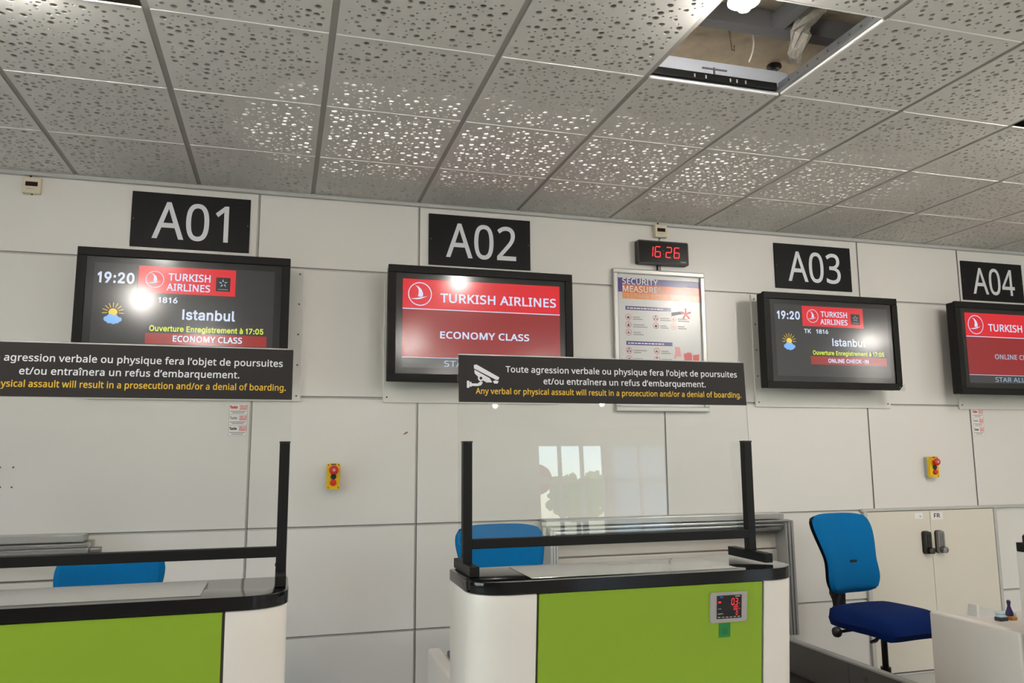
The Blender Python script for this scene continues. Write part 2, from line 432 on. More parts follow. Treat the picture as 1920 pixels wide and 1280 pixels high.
# ------------------------------------------------------------------ lettering
# glyph outlines as numbers: advance, then per loop 0 x y (straight) or 1 x y and two handles (curved)
GLYPHS = {
'N': {
" ": (209, []),
"-": (258, [[0,32,184,0,32,246,0,226,246,0,226,184]]),
".": (215, [[1,58,43,58,63,63,77,1,72,85,82,93,93,97,1,107,97,121,97,132,93,1,142,85,152,77,157,63,1,157,43,157,24,152,10,1,142,2,132,-7,121,-11,1,107,-11,93,-11,82,-7,1,72,2,63,10,58,24]]),
"/": (298, [[0,290,573,0,77,0,0,8,0,0,221,573]]),
"0": (459, [[1,419,287,419,241,416,199,1,409,163,402,126,391,96,1,376,70,360,45,341,25,1,316,12,292,-1,263,-8,1,229,-8,186,-8,150,4,1,122,27,94,51,73,85,1,60,129,46,173,39,226,1,39,287,39,349,46,402,1,58,446,71,490,91,523,1,119,547,146,570,183,581,1,229,581,271,581,307,570,1,335,547,364,523,385,490,1,399,446,412,402,419,349],[1,110,287,110,235,114,191,1,121,156,129,122,142,96,1,159,78,177,61,200,52,1,229,52,257,52,281,61,1,298,78,315,95,328,121,1,336,156,344,191,348,235,1,348,287,348,339,344,383,1,336,417,328,452,315,478,1,298,495,281,513,257,521,1,229,521,200,521,177,513,1,159,495,142,478,129,452,1,121,417,114,383,110,339]]),
"1": (459, [[0,285,0,0,216,0,0,216,400,0,216,439,0,217,470,0,219,499,0,196,477,0,169,455,0,108,405,0,71,452,0,226,573,0,285,573]]),
"2": (459, [[0,417,0,0,38,0,0,38,59,0,188,210,1,261,287,281,310,296,332,1,306,353,316,375,322,399,1,322,424,322,456,312,480,1,294,496,275,512,250,520,1,221,520,193,520,168,516,1,147,506,126,496,105,483,0,83,466,1,45,513,60,526,76,538,1,94,548,112,558,132,566,1,153,572,174,578,196,581,1,221,581,256,581,287,574,1,313,562,338,550,358,532,1,372,510,387,487,394,460,1,394,428,394,398,388,370,1,375,344,363,318,346,292,1,324,267,302,241,276,214,0,247,185,0,128,67,0,128,64,0,417,64]]),
"3": (459, [[1,395,439,395,413,391,391,1,381,372,371,353,358,338,1,340,326,322,315,301,306,0,277,302,1,277,298,323,293,357,279,1,379,255,402,231,413,201,1,413,163,413,130,405,100,1,390,74,374,48,350,28,1,318,14,286,-1,244,-8,1,193,-8,163,-8,136,-6,1,110,-1,84,3,60,11,0,36,23,1,36,89,60,77,86,68,1,114,61,142,55,168,51,1,194,51,245,51,282,61,1,305,81,328,101,339,129,1,339,164,339,188,333,208,1,320,223,308,237,289,248,1,265,255,241,262,213,265,0,179,265,0,123,265,0,123,326,1,180,326,211,326,238,330,1,259,339,280,348,296,361,1,307,377,318,394,323,412,1,323,434,323,462,314,483,1,295,498,276,514,251,521,1,219,521,199,521,180,519,1,164,515,147,511,132,506,0,117,498,0,75,473,1,39,521,60,537,85,551,1,115,563,145,575,180,581,1,218,581,278,581,323,567,1,352,540,381,514,395,480]]),
"4": (459, [[0,443,130,0,359,130,0,359,0,0,291,0,0,291,130,0,17,130,0,17,190,0,286,576,0,359,576,0,359,193,0,443,193],[0,291,374,0,291,412,0,293,444,0,294,474,0,295,500,0,292,500,0,276,468,0,257,438,0,86,193,0,291,193]]),
"A": (512, [[0,437,0,0,368,177,0,141,177,0,73,0,0,0,0,0,224,575,0,289,575,0,512,0],[0,282,415,0,274,438,0,263,473,0,255,500,0,247,468,0,238,438,0,230,415,0,165,241,0,346,241]]),
"B": (521, [[1,241,573,313,573,367,562,1,404,541,440,520,459,483,1,459,431,459,408,455,388,1,446,371,438,354,426,339,1,409,328,393,316,373,308,0,350,304,1,350,300,374,296,395,289,1,415,279,435,269,450,254,1,461,236,472,217,478,193,1,478,163,478,128,470,99,1,454,74,438,50,415,31,1,385,19,356,6,320,0,0,279,0,0,78,0,0,78,573],[1,256,329,305,329,339,337,1,357,352,375,368,384,392,1,384,423,384,454,373,477,1,351,490,329,504,293,511,0,245,511,0,150,511,0,150,329],[0,150,269,0,150,61,1,265,61,316,61,352,71,1,371,91,391,110,401,136,1,401,168,401,189,397,206,1,388,221,379,236,364,248,1,344,256,323,265,295,269,0,260,269]]),
"C": (507, [[1,323,517,293,517,265,512,1,241,502,216,491,195,476,1,178,456,161,436,148,412,1,139,383,130,354,125,322,1,125,286,125,239,132,198,1,147,164,162,129,184,102,1,213,83,242,65,279,55,1,322,55,348,55,371,57,1,394,62,416,66,438,71,0,460,78,1,460,15,438,7,416,1,1,393,-2,371,-6,343,-8,1,312,-8,254,-8,205,4,1,166,28,127,52,98,86,1,78,131,59,175,49,227,1,49,287,49,330,55,370,1,67,406,79,442,97,473,1,120,499,143,525,172,545,1,206,559,240,574,280,581,1,324,581,353,581,382,578,1,409,572,436,566,461,558,0,482,547,0,453,486,1,394,508,372,514,349,517]]),
"D": (585, [[1,536,292,536,228,525,174,1,501,131,477,87,443,55,1,399,33,354,11,300,0,0,237,0,0,78,0,0,78,573,1,254,573,312,573,362,562,1,404,540,446,519,479,488,1,502,446,525,405,536,353],[1,460,289,460,340,452,382,1,435,415,418,447,394,471,1,361,487,329,503,290,511,0,244,511,0,150,511,0,150,62,1,228,62,305,62,363,81,1,402,119,441,157,460,214]]),
"E": (446, [[0,398,0,0,78,0,0,78,573,0,398,573,0,398,509,0,150,509,0,150,330,0,383,330,0,383,268,0,150,268,0,150,63,0,398,63]]),
"F": (416, [[0,150,0,0,78,0,0,78,573,0,398,573,0,398,509,0,150,509,0,150,306,0,383,306,0,383,243,0,150,243]]),
"H": (594, [[0,516,0,0,443,0,0,443,267,0,150,267,0,150,0,0,78,0,0,78,573,0,150,573,0,150,330,0,443,330,0,443,573,0,516,573]]),
"I": (272, [[0,239,0,0,32,0,0,32,42,0,99,57,0,99,515,0,32,531,0,32,573,0,239,573,0,239,531,0,172,515,0,172,57,0,239,42]]),
"K": (496, [[0,496,0,0,411,0,0,209,273,0,150,222,0,150,0,0,78,0,0,78,573,0,150,573,0,150,290,0,199,345,0,249,399,0,403,573,0,488,573,0,261,323]]),
"L": (420, [[0,78,0,0,78,573,0,150,573,0,150,64,0,400,64,0,400,0]]),
"M": (727, [[0,330,0,0,142,502,0,139,502,0,142,461,0,144,407,0,144,347,0,144,0,0,78,0,0,78,573,0,184,573,0,361,103,0,364,103,0,544,573,0,650,573,0,650,0,0,578,0,0,578,352,0,579,408,0,581,460,0,584,501,0,581,501,0,390,0]]),
"N": (609, [[0,532,0,0,447,0,0,141,476,0,138,476,0,141,432,0,143,378,0,144,320,0,144,0,0,78,0,0,78,573,0,161,573,0,467,99,0,470,99,0,468,137,0,466,193,0,464,249,0,464,573,0,532,573]]),
"O": (626, [[1,577,287,577,243,572,202,1,561,166,549,130,533,99,1,510,73,488,47,461,27,1,428,13,395,-1,357,-8,1,314,-8,269,-8,230,-1,1,196,13,163,27,136,47,1,114,73,92,99,76,130,1,65,167,54,203,49,244,1,49,288,49,347,59,398,1,78,442,97,486,126,520,1,166,545,205,569,254,581,1,314,581,372,581,420,569,1,459,545,498,521,527,486,1,547,442,567,398,577,346],[1,125,287,125,239,132,198,1,145,163,159,128,179,101,1,207,83,235,64,271,55,1,314,55,357,55,392,64,1,420,83,447,101,468,128,1,481,163,495,198,501,239,1,501,287,501,359,486,416,1,456,457,426,498,379,518,1,314,518,271,518,235,509,1,207,490,179,472,159,445,1,145,411,132,377,125,335]]),
"R": (499, [[1,236,573,283,573,323,567,1,353,555,384,543,407,524,1,422,500,437,476,444,446,1,444,410,444,379,439,354,1,427,334,416,313,402,297,1,385,285,367,273,349,264,0,330,257,0,487,0,0,403,0,0,264,237,0,150,237,0,150,0,0,78,0,0,78,573],[0,232,510,0,150,510,0,150,298,1,236,298,282,298,316,307,1,338,325,359,344,370,371,1,370,407,370,432,365,452,1,355,467,345,482,330,493,1,310,500,289,507,263,510]]),
"S": (440, [[1,403,153,403,119,394,90,1,378,66,361,42,337,24,1,307,11,276,-2,240,-8,0,198,-8,0,137,-5,1,83,4,67,8,53,13,0,41,19,1,41,88,60,80,84,72,1,113,65,141,58,171,55,1,201,55,230,55,253,58,1,273,66,292,73,306,84,1,316,98,326,112,330,128,1,330,147,330,165,326,181,1,318,194,310,207,297,219,1,277,230,258,241,230,252,1,196,265,171,274,150,283,1,131,294,113,304,97,316,1,85,330,73,343,63,358,1,57,375,51,392,48,412,1,48,435,48,465,56,491,1,71,513,87,534,108,551,1,136,563,163,575,195,581,1,231,581,262,581,291,578,1,318,572,344,566,368,558,0,389,549,1,366,487,347,495,325,503,1,302,508,279,514,254,517,1,229,517,205,517,185,514,1,169,507,153,500,141,490,1,133,478,125,465,121,450,1,121,434,121,415,125,399,1,133,386,141,373,154,361,1,172,351,191,341,215,330,1,246,318,280,306,308,293,1,332,279,355,265,372,248,1,385,228,397,208,403,183]]),
"T": (446, [[0,259,0,0,187,0,0,187,509,0,8,509,0,8,573,0,437,573,0,437,509,0,259,509]]),
"U": (586, [[1,513,202,513,163,505,127,1,489,95,473,63,449,38,1,416,20,383,1,341,-8,1,290,-8,219,-8,165,11,1,128,50,91,89,72,140,0,72,204,0,72,573,0,144,573,1,144,201,144,155,157,119,1,182,93,206,67,244,55,1,294,55,329,55,357,61,1,379,73,401,86,416,103,1,427,126,437,148,442,173,0,442,202,0,442,573,0,513,573]]),
"V": (481, [[0,481,573,0,277,0,0,204,0,0,0,573,0,75,573,0,204,205,0,220,160,0,231,119,0,241,80,0,250,119,0,262,161,0,277,207,0,405,573]]),
"a": (450, [[1,231,437,283,437,322,426,1,347,403,372,380,385,343,0,385,293,0,385,0,0,334,0,0,320,61,1,317,61,304,45,292,32,1,279,22,266,12,251,4,1,234,-1,217,-6,196,-8,1,172,-8,147,-8,124,-3,1,103,6,82,15,66,29,1,55,48,43,67,37,91,1,37,119,37,162,54,195,1,87,219,121,242,173,254,0,243,257,0,316,259,1,316,285,316,321,308,345,1,293,359,277,373,255,380,1,227,380,204,380,183,377,1,163,370,142,363,123,356,0,106,347,1,84,400,103,410,125,419,1,151,426,176,433,203,437],[1,252,208,198,206,161,197,1,141,182,120,167,110,146,1,110,119,110,95,117,77,1,132,66,147,55,165,49,1,188,49,225,49,255,59,1,279,79,303,99,315,130,0,315,172,0,315,210]]),
"b": (493, [[0,139,461,0,138,410,0,135,373,1,139,373,151,391,168,406,1,189,419,211,431,238,437,1,272,437,325,437,368,418,1,401,381,433,344,449,289,1,449,215,449,166,442,125,1,427,91,412,58,392,33,1,365,17,338,0,307,-8,1,272,-8,238,-8,211,-2,1,189,10,168,23,151,37,0,139,55,0,133,55,0,119,0,0,68,0,0,68,609,0,139,609],[1,260,379,229,379,205,373,1,188,361,170,350,157,332,1,150,308,142,285,139,254,0,139,217,1,139,214,139,161,147,121,1,165,93,182,65,214,51,1,261,51,300,51,329,65,1,348,93,367,121,376,162,1,376,216,376,270,367,310,1,348,338,329,365,299,379]]),
"c": (385, [[1,241,-8,203,-8,169,0,1,139,15,109,31,86,55,1,69,87,53,120,44,162,1,44,213,44,265,53,308,1,71,342,88,375,112,399,1,142,415,173,430,207,438,1,245,438,267,438,288,436,1,309,431,329,426,346,421,0,358,415,0,337,356,1,292,370,275,374,259,376,1,244,376,215,376,191,370,1,172,358,154,345,140,327,1,131,303,122,279,117,249,1,117,213,117,179,122,150,1,131,126,140,102,153,84,1,172,71,190,59,213,53,1,240,53,263,53,284,55,1,302,60,320,65,336,71,0,351,78,1,351,15,337,8,321,2,1,304,-2,286,-6,265,-8]]),
"d": (493, [[1,221,-8,167,-8,124,11,1,92,48,60,85,44,140,1,44,214,44,288,60,344,1,93,381,125,419,168,438,1,221,438,244,438,263,435,1,280,429,296,424,311,416,1,323,407,335,397,346,386,0,354,374,0,359,374,0,356,405,0,354,438,0,354,609,0,425,609,0,425,0,0,368,0,0,358,58,1,354,58,346,45,335,34,1,323,24,311,15,296,7,1,279,1,263,-5,243,-8],[1,232,51,277,51,309,63,1,328,88,346,113,355,150,0,355,200,1,355,213,355,267,346,308,1,329,336,311,365,279,379,1,231,379,193,379,165,364,1,146,334,127,304,117,263,1,117,213,117,161,127,121,1,146,93,165,65,193,51]]),
"e": (452, [[1,234,438,271,438,303,430,1,329,414,356,398,376,375,1,390,346,404,317,411,283,0,411,244,0,411,201,1,117,201,118,153,131,116,1,154,90,178,65,211,52,1,254,52,281,52,306,55,1,327,60,348,65,370,72,0,392,82,1,392,20,370,10,349,3,1,327,-1,306,-6,280,-8,1,251,-8,210,-8,174,0,1,143,17,112,33,88,58,1,70,91,53,124,44,164,1,44,212,44,259,52,299,1,68,333,84,366,106,392,1,134,411,163,429,196,438],[1,233,380,200,380,173,369,1,154,348,134,326,122,296,0,119,257,1,338,257,338,282,334,303,1,326,322,319,340,308,354,1,292,364,277,375,257,380]]),
"f": (276, [[0,266,375,0,158,375,0,158,0,0,87,0,0,87,375,0,12,375,0,12,408,0,87,432,1,87,457,87,494,93,524,1,104,547,115,570,131,587,1,152,597,172,608,198,613,1,227,613,244,613,260,612,0,274,609,0,310,599,0,292,544,0,262,552,1,228,556,204,556,187,548,1,175,532,164,516,158,492,0,158,458,0,158,430,0,266,430]]),
"g": (493, [[1,221,438,249,438,274,433,1,297,422,320,411,339,395,0,355,373,0,359,373,0,369,430,0,425,430,1,425,-7,425,-48,418,-82,1,404,-109,390,-137,369,-158,1,341,-172,312,-186,276,-192,1,233,-192,202,-192,173,-190,1,147,-186,121,-181,98,-174,0,78,-165,1,78,-100,98,-111,122,-119,1,149,-125,176,-131,206,-134,1,237,-134,273,-134,302,-123,1,324,-101,345,-80,355,-50,0,355,-13,0,355,4,0,356,32,0,358,57,1,354,57,339,35,321,19,1,299,8,277,-3,251,-8,1,221,-8,166,-8,122,11,1,91,51,60,90,44,144,1,44,214,44,283,60,337,1,91,377,122,418,165,438],[1,230,379,206,379,186,372,1,169,359,152,346,139,328,1,130,303,121,279,117,249,1,117,213,117,160,127,120,1,146,92,166,64,194,50,1,232,50,254,50,272,53,1,288,58,303,64,316,73,1,326,85,337,97,344,112,1,349,131,354,149,356,172,0,356,197,1,356,214,356,253,352,285,1,343,309,334,333,320,350,1,302,362,283,373,259,379]]),
"h": (496, [[0,139,431,0,138,399,0,135,370,1,140,370,149,385,160,398,1,174,407,188,417,203,424,1,221,429,238,435,255,437,1,273,437,308,437,337,432,1,360,421,384,410,401,393,1,413,370,425,347,431,317,0,431,280,0,431,0,0,361,0,1,361,275,361,310,353,336,1,338,353,322,370,298,379,1,265,379,233,379,207,372,1,189,360,171,348,158,331,1,150,308,143,284,139,256,0,139,222,0,139,0,0,68,0,0,68,609,0,139,609]]),
"i": (207, [[0,139,430,0,139,0,0,68,0,0,68,430],[1,104,591,115,591,124,587,1,133,580,141,573,145,562,1,145,546,145,531,141,520,1,133,512,124,505,115,501,1,104,501,92,501,83,505,1,75,512,67,520,63,531,1,63,546,63,562,67,573,1,75,580,83,587,92,591]]),
"j": (207, [[0,18,-192,0,-18,-190,0,-44,-183,0,-44,-126,0,-19,-132,1,9,-134,26,-134,40,-129,1,51,-120,63,-111,68,-93,0,68,-67,0,68,430,0,139,430,1,139,-64,139,-91,134,-114,1,126,-133,117,-152,104,-167,1,87,-177,69,-187,46,-192],[1,63,546,63,562,67,573,1,75,580,83,587,92,591,1,104,591,115,591,124,587,1,133,580,141,573,145,562,1,145,546,145,531,141,520,1,133,512,124,505,115,501,1,104,501,92,501,83,505,1,75,512,67,520,63,531]]),
"l": (207, [[0,139,0,0,68,0,0,68,609,0,139,609]]),
"m": (750, [[1,540,438,588,438,625,425,1,649,401,673,376,685,335,0,685,280,0,685,0,0,615,0,1,615,277,615,310,608,336,1,594,353,580,370,558,379,1,528,379,486,379,456,366,1,438,342,420,318,411,283,0,411,237,0,411,0,0,342,0,1,342,277,342,299,338,318,1,332,333,326,348,316,360,1,303,367,290,375,274,379,1,253,379,225,379,202,372,1,185,360,169,348,157,331,1,150,308,142,285,139,257,0,139,223,0,139,0,0,68,0,0,68,430,0,125,430,0,136,371,1,140,371,149,386,160,399,1,173,409,186,418,200,426,1,217,431,233,435,249,438,1,266,438,299,438,327,432,1,349,420,371,408,388,390,0,398,366,1,402,366,416,390,436,408,1,461,420,486,432,512,438]]),
"n": (496, [[1,275,438,326,438,365,425,1,391,401,418,376,431,335,0,431,280,0,431,0,0,361,0,1,361,275,361,310,353,336,1,338,353,322,370,298,379,1,265,379,217,379,184,365,1,166,338,148,312,139,273,0,139,223,0,139,0,0,68,0,0,68,430,0,125,430,0,136,371,1,140,371,149,386,161,399,1,175,409,189,418,205,426,1,222,431,239,435,257,438]]),
"o": (485, [[1,442,216,442,180,437,148,1,428,121,418,93,405,70,1,388,51,370,31,349,17,1,324,7,300,-3,272,-8,1,241,-8,213,-8,187,-3,1,163,7,139,17,118,31,1,100,51,83,70,69,93,1,59,121,49,148,44,180,1,44,216,44,263,52,304,1,68,336,84,369,107,394,1,137,412,167,429,203,438,1,244,438,283,438,317,429,1,347,412,377,394,400,369,1,417,336,433,304,442,263],[1,117,216,117,182,121,153,1,130,128,139,103,153,84,1,172,71,190,57,214,51,1,243,51,272,51,296,57,1,314,71,333,84,347,103,1,356,128,364,153,369,182,1,369,216,369,250,364,279,1,355,303,346,327,332,346,1,314,359,296,372,272,379,1,242,379,198,379,167,364,1,147,335,127,306,117,267]]),
"p": (493, [[1,273,438,326,438,368,419,1,401,383,433,346,449,290,1,449,216,449,167,442,126,1,427,93,412,59,392,34,1,365,17,339,0,308,-8,1,272,-8,250,-8,230,-5,1,213,1,196,7,182,14,1,170,24,158,33,147,43,0,139,55,0,134,55,0,137,20,0,139,-16,0,139,-192,0,68,-192,0,68,430,0,126,430,0,136,371,1,139,371,147,384,158,395,1,170,405,182,415,196,423,1,213,429,230,435,250,438],[1,260,379,231,379,208,373,1,190,362,172,351,160,335,1,152,313,144,291,139,263,0,139,229,1,139,216,139,180,142,150,1,150,126,157,101,170,83,1,188,70,206,57,230,51,1,261,51,288,51,309,58,1,326,72,343,87,355,106,1,364,131,372,156,376,184,1,376,217,376,266,367,305,1,348,334,329,364,299,379]]),
"q": (493, [[0,354,-9,0,355,25,0,358,58,1,354,58,341,40,324,24,1,303,11,281,-2,253,-8,1,219,-8,167,-8,125,11,1,93,48,60,85,44,140,1,44,214,44,263,52,304,1,67,338,82,371,102,396,1,129,413,156,429,187,438,1,221,438,255,438,283,431,1,304,419,325,406,342,390,0,355,371,0,358,371,0,369,430,0,425,430,0,425,-192,0,354,-192],[1,233,51,262,51,286,56,1,304,67,321,77,334,94,1,342,116,350,138,355,166,0,355,199,1,355,213,355,268,346,309,1,328,337,310,365,277,379,1,231,379,192,379,164,364,1,145,334,126,304,117,263,1,117,213,117,162,127,122,1,146,93,165,65,194,51]]),
"r": (331, [[0,269,438,0,295,437,0,319,433,0,310,368,0,287,372,1,264,374,247,374,231,370,1,217,363,202,356,188,347,1,176,334,165,321,155,306,1,149,289,142,271,139,251,0,139,229,0,139,0,0,68,0,0,68,430,0,126,430,0,134,351,1,137,351,146,367,157,382,1,170,395,183,408,198,418,1,214,426,231,434,249,438]]),
"s": (384, [[1,348,119,348,91,341,68,1,327,49,313,30,294,16,1,268,6,242,-3,212,-8,1,176,-8,146,-8,121,-6,1,99,-1,77,4,58,11,0,42,19,1,42,83,59,75,80,67,1,104,60,128,53,153,49,1,178,49,214,49,240,55,1,256,66,272,78,280,93,1,280,112,280,123,277,133,1,271,141,265,150,255,158,0,239,167,1,174,196,146,206,122,217,1,103,228,83,238,68,251,1,57,266,46,281,41,300,1,41,324,41,360,56,388,1,85,408,115,428,154,438,1,202,438,228,438,253,435,1,275,430,298,425,319,418,0,339,409,1,315,353,297,360,278,367,1,258,372,238,377,218,380,1,197,380,168,380,146,375,1,131,366,116,357,108,344,1,108,328,108,316,112,306,1,119,298,126,290,137,282,1,154,274,170,266,191,256,1,219,246,246,236,269,226,1,289,215,308,204,323,191,1,333,176,343,161,348,142]]),
"t": (289, [[0,212,50,0,245,53,0,272,59,1,272,5,264,1,254,-2,1,240,-4,226,-7,213,-8,1,200,-8,177,-8,157,-4,1,138,4,119,11,103,25,1,91,44,80,63,74,90,0,74,125,0,74,375,0,13,375,0,13,409,0,75,437,0,103,528,0,144,528,0,144,430,0,269,430,0,269,375,0,144,375,1,144,127,144,101,151,81,1,163,69,176,56,192,50]]),
"u": (496, [[0,427,430,0,427,0,0,370,0,0,359,57,1,356,57,347,42,335,30,1,321,20,306,10,291,3,1,273,-1,256,-6,238,-8,1,220,-8,186,-8,157,-3,1,134,8,110,19,93,36,1,81,59,69,82,63,112,0,63,148,0,63,430,0,135,430,1,135,153,135,119,142,93,1,158,76,173,59,198,51,1,230,51,262,51,287,57,1,306,69,324,81,337,98,1,345,121,353,145,357,173,0,357,206,0,357,430]]),
"v": (407, [[0,163,0,0,0,430,0,75,430,0,167,176,0,180,137,0,193,96,0,201,63,0,204,63,0,214,96,0,227,138,0,241,176,0,332,430,0,407,430,0,244,0]]),
"w": (630, [[0,346,243,0,336,276,0,328,308,0,321,335,0,316,357,0,313,357,0,308,335,0,302,307,0,294,275,0,284,242,0,207,1,0,127,1,0,9,431,0,82,431,0,141,201,0,153,154,0,163,109,0,169,73,0,172,73,0,178,97,0,185,128,0,193,160,0,201,188,0,277,431,0,354,431,0,428,188,0,440,149,0,451,109,0,457,74,0,460,74,0,466,108,0,477,153,0,489,201,0,549,431,0,621,431,0,502,1,0,419,1]]),
"y": (409, [[0,1,430,0,76,430,0,169,185,0,184,144,0,196,105,0,205,68,0,209,68,0,224,121,0,245,186,0,333,430,0,409,430,1,224,-59,214,-86,202,-109,1,188,-130,174,-150,158,-165,1,138,-176,119,-187,95,-192,0,67,-192,0,34,-190,0,9,-186,0,9,-130,0,30,-133,1,56,-135,73,-135,87,-132,1,99,-126,111,-119,121,-111,1,130,-99,138,-88,146,-74,0,152,-59,0,174,-2]]),
"î": (207, [[0,139,0,0,68,0,0,68,430,0,139,430],[1,139,614,145,603,154,589,0,166,575,0,204,531,0,239,495,0,239,486,0,189,486,0,146,518,0,102,558,0,59,518,0,16,486,0,-32,486,0,-32,495,0,2,532,0,38,575,0,67,614]]),
"’": (140, [[0,131,564,0,112,503,0,88,437,0,62,376,0,10,376,0,21,424,0,32,476,0,42,527,0,50,573,0,125,573]]),
},
'I': {
" ": (188, []),
"-": (453, [[0,337,244,0,337,188,0,114,188,0,114,244]]),
"0": (453, [[1,227,-7,189,-7,157,3,1,130,24,103,45,83,74,1,69,113,55,152,48,199,1,48,254,48,309,55,356,1,69,395,83,434,104,464,1,130,484,157,505,189,516,1,227,516,264,516,296,505,1,323,484,350,464,370,434,1,384,395,398,356,405,309,1,405,254,405,199,398,152,1,384,113,370,74,350,45,1,323,24,297,3,264,-7],[1,227,50,252,50,273,58,1,290,74,308,90,321,113,1,330,144,339,174,344,211,1,344,254,344,297,339,334,1,330,365,321,395,308,419,1,290,435,273,451,252,460,1,227,460,202,460,180,451,1,163,435,146,419,132,395,1,123,365,114,334,109,297,1,109,254,109,211,114,174,1,123,144,132,113,146,90,1,163,74,180,58,202,50]]),
"1": (453, [[0,76,0,0,76,55,0,391,55,0,391,0],[0,276,509,0,276,0,0,212,0,0,212,448,0,209,448,0,86,358,0,86,427,0,198,509]]),
"2": (453, [[0,64,0,0,64,47,0,234,229,1,282,282,295,298,304,313,1,311,327,317,341,320,356,1,320,371,320,390,316,405,1,308,419,299,432,288,442,1,273,449,259,456,242,460,1,224,460,204,460,187,456,1,172,447,158,439,147,428,1,139,413,131,399,127,382,0,127,362,1,66,362,66,392,72,419,1,86,442,100,465,119,483,1,143,496,167,509,194,516,1,225,516,255,516,282,509,1,306,497,329,484,348,467,1,361,445,374,424,381,399,1,381,372,381,354,378,335,1,371,318,364,300,353,280,1,336,259,319,237,296,211,0,267,180,0,153,60,0,153,57,0,389,57,0,389,0]]),
"5": (453, [[1,221,-7,191,-7,164,-1,1,140,11,116,23,97,39,1,83,60,69,81,61,104,0,60,130,1,122,130,124,115,129,101,1,138,89,147,77,159,67,1,173,60,188,53,204,50,1,221,50,242,50,260,55,1,276,64,292,74,305,87,1,314,104,323,121,328,141,1,328,162,328,184,323,204,1,314,221,304,238,291,252,1,275,262,258,272,239,277,1,218,277,201,277,184,274,1,167,268,151,263,138,255,0,128,246,0,67,253,0,96,509,0,366,509,0,366,452,0,151,452,0,134,301,1,136,301,147,311,161,319,1,178,325,194,331,211,334,1,229,334,253,334,274,329,1,294,321,313,313,331,301,1,345,285,359,270,371,252,1,379,231,387,210,391,188,1,391,163,391,130,384,101,1,369,76,354,50,334,30,1,309,15,283,1,254,-7]]),
"6": (453, [[1,226,-7,195,-7,167,0,1,142,15,118,29,98,49,1,84,74,71,100,64,129,1,64,162,64,186,69,212,1,80,239,91,266,110,300,0,137,340,0,252,509,0,322,509,0,151,261,1,145,261,150,271,157,280,1,165,288,174,296,184,302,1,196,307,207,312,221,314,1,235,314,266,314,293,308,1,316,295,339,282,357,263,1,370,240,382,216,389,189,1,389,157,389,125,382,97,1,368,73,354,48,334,28,1,310,14,286,0,258,-7],[1,226,48,246,48,264,53,1,279,63,294,72,306,85,1,314,101,323,118,327,136,1,327,157,327,178,323,197,1,314,213,306,230,294,242,1,279,251,264,261,246,265,1,226,265,207,265,189,261,1,174,252,159,243,147,230,1,138,214,129,198,125,179,1,125,158,125,137,129,118,1,138,102,147,85,159,72,1,174,63,189,53,207,48]]),
"7": (453, [[0,97,0,0,323,448,0,323,452,0,62,452,0,62,509,0,391,509,0,391,449,0,165,0]]),
"8": (453, [[1,226,-7,192,-7,162,-1,1,136,11,109,24,89,40,1,74,62,59,83,52,108,1,52,135,52,157,56,177,1,65,195,74,213,86,229,1,101,241,116,253,133,261,0,153,265,1,153,267,128,273,108,287,1,93,308,78,329,70,353,1,70,380,70,406,77,429,1,90,450,104,470,122,486,1,146,498,169,510,196,516,1,226,516,256,516,283,510,1,306,498,329,486,348,470,1,361,450,375,429,382,406,1,382,380,382,353,374,329,1,359,308,344,287,325,273,0,300,267,1,300,265,319,261,336,253,1,351,241,366,229,378,213,1,387,195,396,177,401,157,1,401,135,401,108,393,83,1,378,62,364,40,343,24,1,317,11,291,-1,260,-7],[1,226,49,249,49,268,53,1,285,60,301,68,314,78,1,323,91,332,105,337,121,1,337,139,337,158,332,174,1,322,189,313,203,300,214,1,283,223,266,231,247,235,1,226,235,205,235,186,231,1,169,223,152,214,139,203,1,130,189,120,174,115,158,1,115,139,115,121,120,105,1,129,91,138,78,151,68,1,167,60,184,53,204,49],[1,226,290,244,290,260,293,1,274,300,288,307,299,318,1,307,330,315,343,319,358,1,319,376,319,393,315,407,1,308,420,300,433,289,443,1,275,449,261,456,245,460,1,226,460,208,460,191,456,1,177,449,163,443,152,433,1,145,420,137,407,133,393,1,133,376,133,358,137,343,1,145,330,152,318,163,307,1,178,300,192,293,208,290]]),
"9": (453, [[1,226,516,258,516,286,508,1,310,494,335,480,354,460,1,368,434,382,409,389,380,1,389,347,389,323,383,297,1,373,270,362,243,343,209,0,315,168,0,200,0,0,130,0,0,301,248,1,307,248,303,238,296,229,1,287,221,279,213,269,207,1,257,202,245,197,232,195,1,218,195,187,195,160,201,1,137,214,114,227,96,245,1,83,269,70,292,64,320,1,64,352,64,384,71,412,1,85,436,99,461,118,480,1,143,494,167,508,195,516],[1,226,460,207,460,189,456,1,174,446,159,437,147,424,1,138,407,130,391,125,372,1,125,352,125,330,130,312,1,138,295,147,279,159,266,1,174,257,189,248,207,243,1,226,243,246,243,263,248,1,279,257,294,266,306,279,1,314,295,323,311,327,330,1,327,350,327,372,323,391,1,314,407,306,424,294,437,1,279,446,264,456,246,460]]),
":": (188, [[1,95,-4,83,-4,72,0,1,63,9,54,18,50,28,1,50,41,50,54,54,65,1,63,73,72,82,83,87,1,95,87,108,87,119,82,1,128,73,137,65,141,54,1,141,41,141,28,137,18,1,128,9,119,0,108,-4],[1,95,271,83,271,72,275,1,63,284,54,293,50,304,1,50,316,50,329,54,340,1,63,349,72,357,83,362,1,95,362,108,362,119,357,1,128,349,137,340,141,329,1,141,316,141,304,137,293,1,128,284,119,275,108,271]]),
